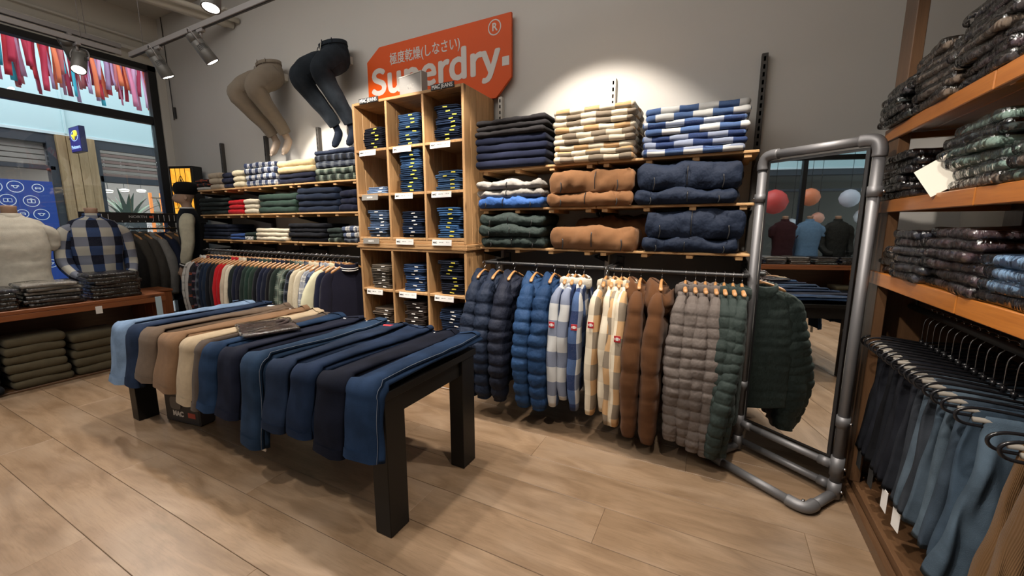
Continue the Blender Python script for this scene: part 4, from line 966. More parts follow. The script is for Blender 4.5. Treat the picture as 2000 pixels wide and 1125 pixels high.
# big orange sign
M_ORG = plain('orange_sign', (.68, .085, .004), .5, 0, 0, .3); M_SIGNW = plain('sign_lettering', (.62, .59, .56), .5)
t = thing('wall_sign', 'large orange cut-corner sign with white lettering on the back wall', 'sign', (-2.56, 3.345, 2.94))
x0, x1, z0, z1, c = -.855, .855, -.36, .375, .155
pts = [(x0, z0+.0), (x1-c, z0+.06), (x1, z0+.06+c), (x1, z1), (x0+c*1.1, z1), (x0, z1-.11)]
pts = [(x0+c*.7, z0+.06), (x1-c, z0+.06), (x1, z0+.06+c), (x1, z1), (x0+c*1.15, z1), (x0, z1-.12), (x0, z0+.06+c*.7)]
n = len(pts); V = [(x, -.012, z) for x, z in pts]+[(x, .012, z) for x, z in pts]
link('sign_board', mk(V, [list(range(n)), list(range(n, 2*n))[::-1]]+[[i, i+n, (i+1) % n+n, (i+1) % n] for i in range(n)], None, False), M_ORG, t)
boxat('lettering_stop', .765, .835, -.0145, -.0125, -.045, .03, M_SIGNW, t, .0004)
text('lettering', 'Superdry', M_SIGNW, t, (-.035, -.0135, .065), (radians(90), 0, 0), .93, .0, .001, 1.53, kind='Noto Sans CJK Regular.woff2', space=1.0, heavy=.013)
text('japanese_lettering', '極度乾燥(しなさい)', M_SIGNW, t, (-.105, -.0135, .225), (radians(90), 0, 0), .12, .0012, .001, .86)
rg = MB(); V = []
for k in range(40):
    a = 2*pi*k/40
    for q in (.066, .056): V.append((.69+q*cos(a), -.0140, .285+q*sin(a)))
link('registered_ring', mk(V, [[2*k, 2*k+1, (2*k+3) % 80, (2*k+2) % 80] for k in range(40)], None, False), M_SIGNW, t)
text('registered_letter', 'R', M_SIGNW, t, (.69, -.0135, .285), (radians(90), 0, 0), .09, .002, .001)
for xx in (-.6, .6): boxat('standoff', xx-.02, xx+.02, .012, .053, -.1, -.06, M_DK, t)

# ---------------------------------------------------------------- bent wall legs in trousers
def wall_legs(loc, mat, matfoot, label, seed, foot_bare, rz=0):
    t = thing('wall_leg_mannequin', label, 'mannequin', loc, rz)
    # pelvis
    out = []; n = 28
    for i, (z, y, rx, ry) in enumerate(((.0, .0, .155, .105), (-.015, .0, .172, .115), (-.06, .005, .182, .122), (-.12, .01, .192, .132), (-.19, .0, .20, .14), (-.25, -.025, .192, .135), (-.30, -.05, .16, .10))):
        out.append([Vector((rx*cos(2*pi*k/n)*(1+.03*nz(k*.5, z*14, seed)), y+ry*sin(2*pi*k/n)*(1+.05*nz(k*.7, z*20, seed)), z+.016*sin(2*pi*k/n)*(1 if i < 2 else .3))) for k in range(n)])
    link('hips', mk(*rings_data(out)), mat, t)
    out = [[Vector((q*.185*cos(2*pi*k/n)*.97, q*.124*sin(2*pi*k/n), z+.016*sin(2*pi*k/n))) for k in range(n)] for q, z in ((.94, .004), (.99, .004), (1.0, -.02), (1.03, -.036), (.95, -.036))]
    link('waistband', mk(*rings_data(out, False)), mat, t)
    legs = [([(-.09, .0, -.16), (-.11, -.15, -.25), (-.125, -.28, -.355), (-.125, -.295, -.42), (-.115, -.19, -.55), (-.105, -.06, -.69), (-.10, .03, -.81)], 0),
            ([(.09, .0, -.16), (.12, -.11, -.235), (.14, -.20, -.32), (.14, -.215, -.385), (.13, -.12, -.53), (.12, .0, -.68), (.115, .075, -.81)], 1)]
    for P, j in legs:
        P = bez(P, 7); m = len(P); rr = [.128, .134, .120, .108, .090, .076, .068]
        R = []
        for i, (p, d, a, b_) in enumerate(frames(P)):
            s = i/(m-1); q = lerp([(k/6, v) for k, v in enumerate(rr)], s)
            ring = []
            for k in range(20):
                an = 2*pi*k/20; g = 1+.07*nz(cos(an)*1.6+seed+j, sin(an)*1.6, s*9)+.05*nz(cos(an)*3, sin(an)*3+j, s*(26 if .35 < s < .6 or s > .8 else 10))
                ring.append(p+a*q*g*cos(an)+b_*q*g*sin(an))
            R.append(ring)
        R = R[:-1]
        e = R[-1]; c_ = sum(e, Vector())/20; R.append([c_+(v-c_)*.9+Vector((.006, 0, -.012)) for v in e]); R.append([c_+(v-c_)*.75 for v in e])
        link('trouser_leg', mk(*rings_data(R)), mat, t)
        link('seam', mk(*tube_data([p+Vector((.0, -.0, .0)) for p in [R[i][15].lerp(R[i][14], .5) for i in range(2, m-2)]], .0025, 5)), mat, t)
        # ankle and pointed foot
        e = P[-1]; F_ = bez([e+Vector((0, -.02, .03)), e+Vector((0, .01, -.03)), e+Vector((0, .025, -.07)), e+Vector((0, .005, -.13)), e+Vector((0, -.025, -.19)), e+Vector((0, -.045, -.22))], 4)
        fr = [.040, .038, .043, .040, .037, .022]; R = []
        for i, (p, d, a, b_) in enumerate(frames(F_)):
            q = lerp([(k/5, v) for k, v in enumerate(fr)], i/(len(F_)-1)); R.append([p+a*q*cos(2*pi*k/14)*(1.0)+b_*q*sin(2*pi*k/14)*(1.15 if i > 10 else 1) for k in range(14)])
        f = link('foot', mk(*rings_data(R)), matfoot, t)
        if foot_bare:
            e2 = F_[-1]
            for k in range(5): tube('toe', [e2+Vector((-.018+.009*k, .004, .02)), e2+Vector((-.02+.010*k, -.008, -.012-.006*(k > 2))), e2+Vector((-.02+.010*k, -.010, -.022-.006*(k > 2)))], [.0075, .0075, .004], matfoot, f, 7)
    for s in (-1, 1): link('pocket_edge', mk(*tube_data(bez([(s*.10, -.118, -.045), (s*.135, -.112, -.085), (s*.175, -.075, -.12)], 4), .0035, 6)), mat, t)
    for a in (-2.3, -1.57, -.8): boxat('belt_loop', .18*cos(a)-.006, .18*cos(a)+.006, .128*sin(a)-.004, .128*sin(a)+.004, -.04, .002, mat, t)
    boxat('wall_mount', -.05, .05, .10, .19, -.16, -.08, M_WHITE, t)
    return t
M_BTR = fabric((.27, .225, .175), 'cord'); M_MAN = plain('beige_mannequin', (.36, .28, .215), .5)
wall_legs((-4.87, 3.21, 3.40), M_BTR, M_MAN, 'bent wall leg form in beige trousers with bare feet', 3, True, radians(-10))
w = wall_legs((-3.76, 3.21, 3.40), fabric((.020, .026, .034), 'denim'), fabric((.012, .018, .032), 'denim'), 'bent wall leg form in dark jeans above the cube shelves', 7, False, radians(-10))
tube('drawstring', [(-.01, -.13, -.02), (-.02, -.14, -.09), (-.03, -.16, -.17), (-.03, -.19, -.23)], .004, M_CREAM, w, 6)

# ---------------------------------------------------------------- jeans table
t = thing('display_table', 'long black table with thick square legs carrying the jeans', 'table', (-2.65, 1.65, 0))
TX0, TX1, TY0, TY1 = -4.0, -1.29, 1.255, 2.035
boxat('table_top', TX0+2.65, TX1+2.65, TY0-1.65, TY1-1.65, .705, .745, M_BLACKW, t, .003)
for x0, x1 in ((TX0+.01, TX0+.11), (TX1-.11, TX1-.01)):
    for y0, y1 in ((TY0+.01, TY0+.14), (TY1-.14, TY1-.01)): boxat('leg', x0+2.65, x1+2.65, y0-1.65, y1-1.65, 0.001, .704, M_BLACKW, t, .003)
for y0 in (TY0+.03, TY1-.05): boxat('apron', TX0+.11+2.65, TX1-.11+2.65, y0-1.65, y0+.02-1.65, .64, .704, M_BLACKW, t, .003)
for x0 in (TX0+.03, TX1-.05): boxat('apron', x0+2.65, x0+.02+2.65, TY0+.14-1.65, TY1-.14-1.65, .60, .704, M_BLACKW, t, .003)
def draped(xl, xr, zb, mat, label, k, yback=2.10, wback=None, dz=0, tagc=None, cat='jeans', name='draped_jeans', skew=0.):
    """trousers folded lengthwise: waist at the back of the table, legs falling over the front edge"""
    xc = (xl+xr)/2; wd = (xr-xl)-.010; wb_ = wback or wd+.07
    t = thing(name, label, cat, (xc, 1.65, .7455), 0, 'trousers draped over the black table')
    for lay in range(2):
        th = .020; z0 = dz+.012+lay*.020; yf = TY0-.014-lay*.016-dz*.5
        path = [(yback-lay*.01, z0)]; 
        for q in range(1, 15): path.append((yback-(yback-yf-.045)*q/14, z0))
        for q in range(1, 6): a = q/6*pi/2; path.append((yf+.045-.045*sin(a), z0-.045+.045*cos(a)))
        zl = zb-.7455+lay*.012-(.012 if lay else 0)
        for q in range(15): path.append((yf-.003*q+.0-.004*sin(q*.5+k), z0-.045+(zl-z0+.045)*q/14))
        m = len(path); R = []; s = 0; n = 18
        for i, (y, z) in enumerate(path):
            if i: s += sqrt((y-path[i-1][0])**2+(z-path[i-1][1])**2)
            u = i/(m-1); w = lerp([(0, wb_*.96), (.12, wb_), (.34, wd*1.02), (.6, wd*.97), (1, wd*1.03)], u)/2 - lay*.004
            ang = 0 if i < 14 else (min(1, (i-13)/6)*pi/2)
            nrm = Vector((0, -sin(ang), cos(ang))); xs = skew*(1-u)+.012*nz(k*3.1, u*3, lay)
            ring = []
            for j in range(n):
                a = 2*pi*j/n; x, q = superpt(a, w, th/2, .45)
                x = x+(.004 if lay == 1 else .014)
                tilt = .028*(x/w)*(1 if i < 15 else .3)+(.018 if i < 15 else .026)*(1-(x/w)**4)-.006 # left edge lies on the neighbour
                wr = .012*nz(x*10+k*5, s*1.6, lay*3.)+.008*nz(x*26, s*1.5+k, lay)
                if u < .3: wr += .026*abs(nz(x*12, s*9+k*2, 5))*(1-u/.3)
                hemw = .008*nz(x*9+k, 3, 7) if i == m-1 else 0
                ring.append(Vector((x+xs, y-1.65, z+hemw))+nrm*(q+max(-.004 if i < 14 else -.05, tilt+.011+wr)))
            R.append(ring)
        e = R[-1]; c_ = sum(e, Vector())/n; R.append([c_+(v-c_)*.8+Vector((0, 0, .004)) for v in e])
        leg = link('trouser_leg', mk(*rings_data(R)), mat, t)
        if lay == 1:
            # hem band and side stitching
            H_ = [[c_+(v-c_)*1.02 for c_ in [sum(R[i], Vector())/n] for v in R[i]] for i in (m-3, m-2, m-1)]
            H_ = [[Vector((c0.x+(v.x-c0.x)*1.012, c0.y+(v.y-c0.y)*1.18, v.z)) for v in Rg] for Rg, c0 in ((R[i], sum(R[i], Vector())/n) for i in (m-3, m-2, m-1))]
            link('hem', mk(*rings_data(H_, False)), mat, leg)
            for jj in ((1, 8) if k in (8, 12) else ()): link('side_seam', mk(*tube_data([R[i][jj]+Vector((0, 0, .0015)) if i < 15 else R[i][jj]+Vector((0, -.0015, 0)) for i in range(1, m)], .0016, 4)), plain('denim_thread', (.10, .12, .16), .8) if cat == 'jeans' else mat, leg)
            Wb = [[Vector((c0.x+(v.x-c0.x)*1.01, v.y, c0.z+(v.z-c0.z)*1.25)) for v in Rg] for Rg, c0 in ((R[i], sum(R[i], Vector())/n) for i in (0, 1))]
            link('waistband', mk(*rings_data(Wb, False)), mat, t)
            for bx in (-.3, .25):
                c0 = sum(R[0], Vector())/n; link('belt_loop', cbox(.010, .05, .005, .001), mat, t, (c0.x+bx*wb_, c0.y-.022, c0.z+.016))
            p0 = [R[i][6]*.6+R[i][3]*.4+Vector((0, 0, .001)) for i in (1, 2, 3)]
            link('pocket_edge', mk(*tube_data(bez(p0, 3), .0022, 5)), mat, t)
            if tagc: c0 = sum(R[1], Vector())/n; link('paper_tag', cbox(.07, .035, .002, .0005), tagc, t, (c0.x+.02, c0.y-.03, c0.z+.018), (0, .08, .6))
            link('waist_label', cbox(.03, .012, .002, .0005), M_CARD, t, (sum(R[0], Vector())/n)+Vector((-.01, -.05, .013)))
    return t
JL = [(-3.99, -3.70, .37, (.20, .30, .46), 'light blue jeans draped over the left end of the black table', 'denim'), (-3.72, -3.50, .385, (.020, .045, .11), 'dark blue jeans beside the light blue pair on the table', 'denim'),
      (-3.55, -3.27, .46, (.125, .088, .062), 'taupe trousers draped over the black table', 'knit'), (-3.30, -2.99, .44, (.20, .115, .062), 'brown trousers draped beside the khaki pair', 'knit'),
      (-3.02, -2.79, .40, (.42, .33, .22), 'khaki trousers draped over the black table', 'knit'), (-2.83, -2.68, .39, (.070, .052, .042), 'dark taupe trousers between khaki and blue', 'knit'),
      (-2.79, -2.545, .415, (.016, .052, .135), 'bright navy jeans beside the dark taupe trousers', 'denim'), (-2.555, -2.315, .42, (.008, .014, .040), 'very dark navy jeans left of the longest pair', 'denim'),
      (-2.335, -2.11, .30, (.018, .052, .12), 'mid blue jeans hanging lowest at the middle of the table', 'denim'), (-2.12, -1.90, .445, (.014, .034, .085), 'washed blue jeans right of the lowest hanging pair', 'denim'),
      (-1.915, -1.70, .46, (.010, .030, .085), 'dark blue jeans, third from the right end of table', 'denim'), (-1.72, -1.475, .42, (.004, .008, .026), 'nearly black navy jeans, second from the right end', 'denim'),
      (-1.49, -1.255, .46, (.014, .046, .125), 'blue jeans with pale stitching draped at the right end', 'denim')]
for k, (a, b_, zb, c, lb, kd) in enumerate(JL):
    draped(a, b_, zb, fabric((tuple(q*.62 for q in c) if c[0] > .1 else (c[0]*.42, c[1]*.38, c[2]*.36)) if kd == 'denim' else tuple(q*.74 for q in c), kd), lb, k, 2.10+(.05 if 0 < k < 4 else 0)-.02*(k % 2), tagc={9: M_REDP, 2: M_CARD}.get(k), cat='jeans' if kd == 'denim' else 'trousers', name='draped_jeans' if kd == 'denim' else 'draped_trousers', skew=.02+.03*nz(k*1.9, 0, 0) if k < 12 else -.06)
# underlying second leg showing at the lowest pair
o = link('security_tag', cbox(.045, .012, .075, .012), M_CARD, None, (-2.19, 1.215, .282)); tag(o, 'white plastic hanger clip hanging below the lowest blue jeans', 'tag'); link('hole', cbox(.014, .014, .014, .003), M_DK, o, (0, 0, .005))
# bagged shirt lying on the jeans
def bagged(loc, w, d, h, mat, label, rz=0, nl=1, cat='bagged shirt', seed=0, sc=1., group='shirts folded in clear bags', sticker=True):
    o = link('bagged_shirt', folded(w, d, h, nl, 'bag', seed), mat, None, loc, (0, 0, rz)); tag(o, label, cat, group)
    b = link('plastic_bag', folded(round(w+.03, 3), round(d+.03, 3), round(h+.004, 4), nl, 'wrap', seed+4, .022), M_PLAST, o, (0, 0, -.0005))
    if sticker: link('size_strip', cbox(.045, .0012, .010, .0003), M_CARD, o, (w*.2, -d/2-.0105, h*.5))
    return o
o = bagged((-2.62, 1.56, .822), .36, .30, .022, fabric((.045, .032, .030), 'knit'), 'dark plum shirt in a clear bag lying on the draped jeans', radians(-24)); o.rotation_euler = (radians(1), 0, radians(-24))
boxat('white_label', -.02, .05, .02, .05, .0225, .0235, M_CARD, o)
link('shirt_collar', mk(*tube_data(bez([(-.05, .06, .024), (-.04, .10, .034), (.0, .12, .036), (.04, .10, .034), (.05, .06, .024)], 4), .011, 8)), fabric((.045, .032, .030), 'knit'), o)
# poster bag on the floor below the left end
t = thing('paper_bag', 'dark printed bag with white lettering standing under the table', 'bag', (-3.55, 1.46, 0), radians(8))
boxat('bag_body', -.19, .19, -.06, .06, .001, .30, plain('dark_bag_print', (.035, .035, .04), .45), t, .01)
link('bag_print', folded(.12, .10, .12, 1, 'bag', 1), plain('grey_figure', (.20, .19, .18), .7), t, (-.06, -.063, .16), (radians(90), 0, 0), (1, 1, .02))
text('lettering', 'MAC', M_CARD, t, (-.04, -.0615, .075), (radians(90), 0, 0), .055, .003, .0006); boxat('red_print', .07, .15, -.0625, -.0605, .06, .10, plain('coral_print', (.55, .10, .07), .6), t, .0005)
for s in (-1, 1): link('bag_handle', mk(*tube_data(bez([(-.07, s*.055, .30), (-.06, s*.05, .38), (.0, s*.045, .41), (.06, s*.05, .38), (.07, s*.055, .30)], 4), .004, 6)), M_BLACK, t)
# ---------------------------------------------------------------- display table by the window
t = thing('wooden_display_table', 'reddish wooden table with bagged shirts by the window', 'table', (-5.92, -.6, 0))
TW = 2.78
for k in range(5): boxat('top_board', -.40+k*.16, -.40+(k+1)*.16-.002, -TW, TW, .715, .75, M_RED, t)
for y in (-TW, -.95, .95, TW-.05):
    for k in range(4): boxat('end_board', -.37+k*.185, -.37+(k+1)*.185-.002, y, y+.05, .02, .713, M_RED, t)
boxat('back_panel', -.37, -.35, -TW+.05, TW-.05, .02, .713, M_BROWN, t)  # dark panel added so the space under the table stays black
boxat('front_rail', .372, .398, -TW, TW, .66, .713, M_RED, t)
for k in range(4): boxat('base_board', -.38+k*.19, -.38+(k+1)*.19-.002, -TW, TW, .0015, .02, M_BROWN, t)
t = thing('wooden_side_block', 'orange brown wooden block at the end of the window table', 'cabinet', (-6.15, 2.33, 0)); boxat('body', -.17, .17, -.13, .10, .001, .70, M_RED, t, .005); boxat('top', -.18, .18, -.14, .11, .702, .73, M_RED, t, .004)
for z in (.55, .20): tube('knob', [(.17, 0, z), (.195, 0, z)], [.012, .008], M_DK, t, 8)
BAGC = {'black': fabric((.020, .018, .021), 'knit'), 'grey': fabric((.30, .28, .25), 'knit'), 'dark': fabric((.055, .048, .05), 'knit'), 'green': fabric((.07, .09, .07), 'knit'), 'taupe': fabric((.22, .175, .14), 'knit'), 'blue': fabric((.24, .40, .62), 'knit'), 'plum': fabric((.085, .058, .068), 'knit'), 'slate': fabric((.05, .054, .072), 'knit'), 'sage': fabric((.22, .32, .28), 'knit'), 'teal': fabric((.04, .052, .052), 'knit')}
def bagpile(x, y, z, rz, cols, where, w=.30, d=.34, h=.036, group=None, jit=.02, seed=0):
    r = random.Random(seed+int(y*10)); n = len(cols)
    for i, c in enumerate(cols):
        bagged((x+r.uniform(-jit, jit)*.5, y+r.uniform(-jit, jit), z+i*(h+.0015)), w, d, h, BAGC[c], '%s bagged shirt, %s in %s' % (c, pos_word(i, n), where), rz+r.uniform(-.10, .10), 1, seed=i % 3, sticker=False)
R90 = pi/2
bagpile(-5.74, .98, .7515, R90, ['black']*4+['slate'], 'the leftmost pile on the window table')
bagpile(-5.74, 1.36, .7515, R90, ['black', 'dark', 'dark', 'grey', 'grey', 'grey'], 'the grey topped pile by the window', .36, h=.034)
bagpile(-5.74, 1.80, .7515, R90, ['black']*7, 'the black pile by the window', .36, h=.036)
for k, (y, cs) in enumerate(((.55, ['black', 'black', 'slate']), (.12, ['slate', 'slate', 'grey', 'grey']), (-.3, ['grey', 'taupe', 'taupe', 'grey']), (-.75, ['green', 'green', 'grey', 'dark']), (-1.2, ['black', 'dark', 'slate', 'black']), (-1.65, ['dark', 'green', 'dark']))):
    bagpile(-5.74, y, .7515, R90, cs, 'window table pile %s from the torsos' % ORD[k], .36)
# clothes under the table
def flatpile(x, y, z, cols, w, d, h, where, seed=1, rz=R90):
    r = random.Random(seed)
    for i, (mt, word) in enumerate(cols):
        o = link('folded_sweater', folded(w, d, h, 1, 'knit', r.randrange(4)), mt, None, (x+r.uniform(-.02, .01), y+r.uniform(-.015, .015), z+i*h), (0, 0, rz+r.uniform(-.04, .04)))
        tag(o, '%s, %s in %s' % (word, pos_word(i, len(cols)), where), 'folded clothes', 'clothes folded under the window table')
ol = (fabric(OLIVE, 'knit'), 'olive folded sweater'); dk = (fabric((.012, .014, .018), 'knit'), 'dark navy folded sweater')
flatpile(-5.72, 1.60, .021, [ol]*5, .39, .34, .084, 'the right olive pile under the window table')
flatpile(-5.72, 1.18, .021, [ol]*6, .39, .34, .078, 'the left olive pile under the window table', 5)
flatpile(-5.70, .72, .021, [dk]*6, .46, .36, .078, 'the dark pile under the window table', 7)
for k, y in enumerate((.22, -.25, -1.2, -1.7)): flatpile(-5.72, y, .021, [dk, ol, dk, ol], .42, .34, .08, 'the %s hidden pile under the window table' % ORD[k], 9+k)
t = thing('price_tag', 'white price tag hanging from the window table edge', 'tag', (-5.515, 1.62, .62)); boxat('card', -.001, .001, -.025, .025, 0, .075, M_CARD, t, .0003)
t = thing('price_tag', 'narrow pale sign leaning at the end of the window table', 'sign', (-5.50, 2.10, .35)); boxat('card', -.002, .002, -.025, .03, 0, .37, plain('pale_blue_card', (.45, .62, .72), .5), t, .0005)
# ---------------------------------------------------------------- torso forms on the table, backs to the room
def torso(loc, rz, mat, label, seed=0, arms=True, w=.225, roll=False, neckc=None, arm_out=.02):
    """bust form; local front is -Y, so rz turns its back to the room"""
    t = thing('torso_mannequin', label, 'mannequin', loc, rz, 'torso forms on the window table'); n = 36; out = []
    prof = [(.0, .195, .120), (.03, .198, .122), (.12, .185, .115), (.22, .178, .112), (.32, .188, .118), (.44, .205, .128), (.54, .205, .125), (.60, .200, .110), (.645, .175, .092), (.672, .125, .078), (.688, .078, .066), (.70, .066, .062)]
    prof = [(z*1.2, a*w/.205, b) for z, a, b in prof]
    P = []
    for i in range(46):
        z = prof[-1][0]*i/45
        a = lerp([(q[0], q[1]) for q in prof], z); b = lerp([(q[0], q[2]) for q in prof], z); P.append((z, a, b))
    for z, a, b in P:
        out.append([Vector((a*superpt(2*pi*k/n, 1, 1, .9)[0]*(1+.03*nz(k*.4, z*6, seed)), b*superpt(2*pi*k/n, 1, 1, .9)[1]*(1+.04*nz(k*.35, z*9, seed)+.04*nz(k*.9, z*22, seed)), z)) for k in range(n)])
    link('jacket_body' if arms else 'sweater_body', mk(*rings_data(out)), mat, t)
    H = prof[-1][0]
    cr = (.075, .035) if roll else (.072, .05)
    R = [[Vector((cr[0]*q*cos(2*pi*k/24), .068*q*sin(2*pi*k/24), H-.025+dz)) for k in range(24)] for q, dz in ((1.12, -.03), (1.08, 0), (1.02, cr[1]), (.93, cr[1]+.004), (.88, 0))]
    link('collar', mk(*rings_data(R, False)), mat, t)
    link('neck', mk(*lathe([(.055, H-.05), (.052, H+.06), (.056, H+.075), (.05, H+.085), (.005, H+.09)], 20)), neckc or M_SKIN, t)
    if arms:
        for s in (-1, 1):
            Pp = [(s*(w-.06), 0, H-.125), (s*(w+.015), .0, H-.19), (s*(w+.015+arm_out), .01, H-.36), (s*(w+arm_out+.02), -.02, H-.52), (s*(w-.02+arm_out*.5), -.13, H-.64), (s*(w-.10), -.19, H-.66)]
            link('sleeve', sleeve_mesh(s, Pp, [(0, .055, .065), (.15, .066, .07), (.5, .060, .062), (.8, .053, .055), (.93, .045, .045), (1, .04, .04)], seed+s, 0, .1, 40, 18, .22), mat, t)
    else:
        for s in (-1, 1):
            Pp = [(s*(w-.07), 0, H-.13), (s*(w-.0), 0, H-.19), (s*(w+.015), -.005, H-.30), (s*(w+.0), -.01, H-.36)]
            link('shoulder_cap', sleeve_mesh(s, Pp, [(0, .055, .07), (.3, .066, .075), (.8, .05, .055), (1, .02, .02)], seed+s, 0, .1, 20, 18, .05), mat, t)
    link('base_plate', mk(*lathe([(.12, -.0), (.12, .012), (.1, .014), (.01, .014)], 24)), M_BLACK, t, (0, 0, -.012))
    return t
torso((-6.10, 1.28, .765), R90, fabric((.58, .55, .47), 'knit'), 'torso form in cream grey sweater at the left photo edge', 2, False, .235, True)
torso((-6.12, 1.86, .765), R90, PL_BLUEN, 'torso form in navy and cream checked shirt by the window', 4, True, .225)
torso((-6.10, -.20, .765), R90, fabric((.045, .018, .022), 'knit'), 'torso form in maroon sweater seen in the mirror', 6, False, .22)
torso((-6.10, -.66, .765), R90, fabric((.14, .26, .42), 'knit'), 'torso form in light blue sweater seen in the mirror', 8, False, .23)
torso((-6.10, -1.17, .765), R90, fabric((.022, .024, .022), 'puffer'), 'torso form in black camouflage jacket seen in the mirror', 10, True, .22)
# ---------------------------------------------------------------- rack by the window
t = thing('garment_rack', 'black garment rack with lettered header in front of the window', 'rack', (-6.95, 2.55, 0))
for y in (-.50, .47):
    boxat('upright', -.02, .02, y, y+.04, .03, 1.60, M_BLACK, t); boxat('foot', -.25, .25, y, y+.04, .001, .03, M_BLACK, t)
boxat('header', .02, .034, -.56, .54, 1.54, 1.67, M_BLACK, t); tube('hanging_rail', [(.0, -.5, 1.46), (0, .5, 1.46)], .012, M_BLACK, t)
for k in range(9):
    y = -.48+k*.06+(.40 if k > 3 else 0)
    if y < .5: boxat('face_arm', .034, .037, y, y+.005, 1.565, 1.645, M_CARD, t, .0005)
for k in range(6): boxat('face_clip', .034, .037, -.25+k*.08, -.244+k*.08, 1.55, 1.565, M_CARD, t, .0005)
text('lettering', 'NORTH', plain('grey_letters', (.4, .4, .4), .5), t, (.0355, .0, 1.615), (radians(90), 0, radians(90)), .045, .001, .0005, .19)
boxat('orange_mark', .034, .037, .12, .17, 1.60, 1.63, plain('orange_mark', (.6, .1, .03), .5), t, .001)
gc = [((.16, .15, .14), 'grey coat'), ((.10, .095, .085), 'taupe coat'), ((.020, .020, .020), 'black coat'), ((.055, .050, .042), 'dark khaki parka'), ((.06, .055, .048), 'dark taupe parka'), ((.20, .195, .185), 'pale grey coat'), ((.015, .02, .04), 'navy coat'), ((.08, .065, .055), 'brown coat'), ((.17, .15, .13), 'beige grey coat')]
for i, (c, w_) in enumerate(gc):
    y = 2.12+i*.11
    garment('coat', '%s hanging on the rack by the window, %s from the left' % (w_, ORD[i]), 'coat', (-6.95, y, 1.46), .25, fabric(c, 'knit'), seed=70+i % 3, L=1.0, sh=.2, hw=.25, th=.06, slen=.72, sr=(.07, .06), group='coats on the window rack', hood=1.1 if i in (2, 3, 4) else 0)
    hanger((-6.95, y, 1.475), .25, 'hanger of the %s on the window rack' % w_, None)
# ---------------------------------------------------------------- head mannequin with beret
t = thing('dressed_mannequin', 'mannequin in black beret and cream sleeved jacket beside the shelves', 'mannequin', (-6.64, 3.0, 0), radians(-26))
t.scale = (1.07, 1.07, 1.085)
# faces -Y; built as one body with legs
def ell(z, rx, ry, cx=0, cy=0, n=28, e=1.): return [Vector((cx+superpt(2*pi*k/n, rx, ry, e)[0], cy+superpt(2*pi*k/n, rx, ry, e)[1], z)) for k in range(n)]
R = [ell(.95, .17, .12), ell(1.05, .165, .12), ell(1.2, .17, .12), ell(1.36, .20, .13), ell(1.48, .205, .12), ell(1.545, .17, .10), ell(1.58, .10, .085), ell(1.61, .066, .066, 0, -.005)]
link('jacket_body', mk(*rings_data(R)), fabric((.010, .011, .016), 'knit'), t)
HR = []
for z, rx, ry, cy in ((1.58, .055, .058, .005), (1.63, .052, .056, 0), (1.66, .052, .06, -.008), (1.675, .056, .078, -.022), (1.69, .062, .088, -.028), (1.72, .068, .093, -.022), (1.75, .072, .097, -.014), (1.785, .075, .100, -.008), (1.82, .074, .098, -.004), (1.85, .066, .088, 0), (1.875, .048, .066, 0), (1.89, .02, .03, 0)):
    HR.append(ell(z, rx, ry, 0, cy))
# nose, brow and chin pushed out on the front of the rings
for i, (dz, am, wd_) in enumerate(((0, 0, 0), (0, 0, 0), (0, 0, 0), (0, .012, .5), (0, .008, .4), (0, .030, .22), (0, .020, .18), (0, .004, .5), (0, 0, 0), (0, 0, 0), (0, 0, 0), (0, 0, 0))):
    for k, v in enumerate(HR[i]):
        a = 2*pi*k/28+pi/2; a = (a+pi) % (2*pi)-pi
        if am: v.y -= am*math.exp(-(a/wd_)**2)
head = link('head', mk(*rings_data(HR)), M_SKIN, t)
for s in (-1, 1):
    link('ear', mk(*rings_data([[Vector((s*(.070+q), .0+.018*w_*cos(2*pi*k/12), 1.735+.03*w_*sin(2*pi*k/12))) for k in range(12)] for q, w_ in ((-.006, .8), (.004, 1), (.010, .9), (.008, .5))])), M_SKIN, head)
    link('eye', mk(*rings_data([[Vector((s*.03+.013*w_*cos(2*pi*k/12), -.105-q, 1.757+.007*w_*sin(2*pi*k/12))) for k in range(12)] for q, w_ in ((-.02, 1), (.0, .95), (.003, .5))])), plain('eye_white', (.4, .36, .33), .3), head)
link('mouth', mk(*tube_data(bez([(-.022, -.112, 1.692), (0, -.122, 1.694), (.022, -.112, 1.692)], 4), [.003]+[.005]*7+[.003], 8)), plain('mannequin_lips', (.32, .14, .10), .4), head)
BR_ = [ell(1.778, .080, .106, 0, -.004), ell(1.79, .086, .112, 0, 0), ell(1.81, .108, .132, .0, .012), ell(1.84, .122, .146, .0, .02), ell(1.875, .122, .145, 0, .025), ell(1.91, .105, .125, 0, .02), ell(1.93, .07, .09, 0, .015), ell(1.938, .02, .03, 0, .01)]
link('beret', mk(*rings_data(BR_)), fabric((.010, .009, .010), 'knit'), t)
link('striped_collar', mk(*rings_data([ell(1.565, .088, .082), ell(1.59, .083, .078), ell(1.615, .074, .072), ell(1.612, .066, .064)], False)), M_CARD, t)
link('collar_stripe', mk(*rings_data([ell(1.578, .0875, .0825), ell(1.590, .0850, .080), ell(1.600, .0815, .0775)], False)), M_INK, t)
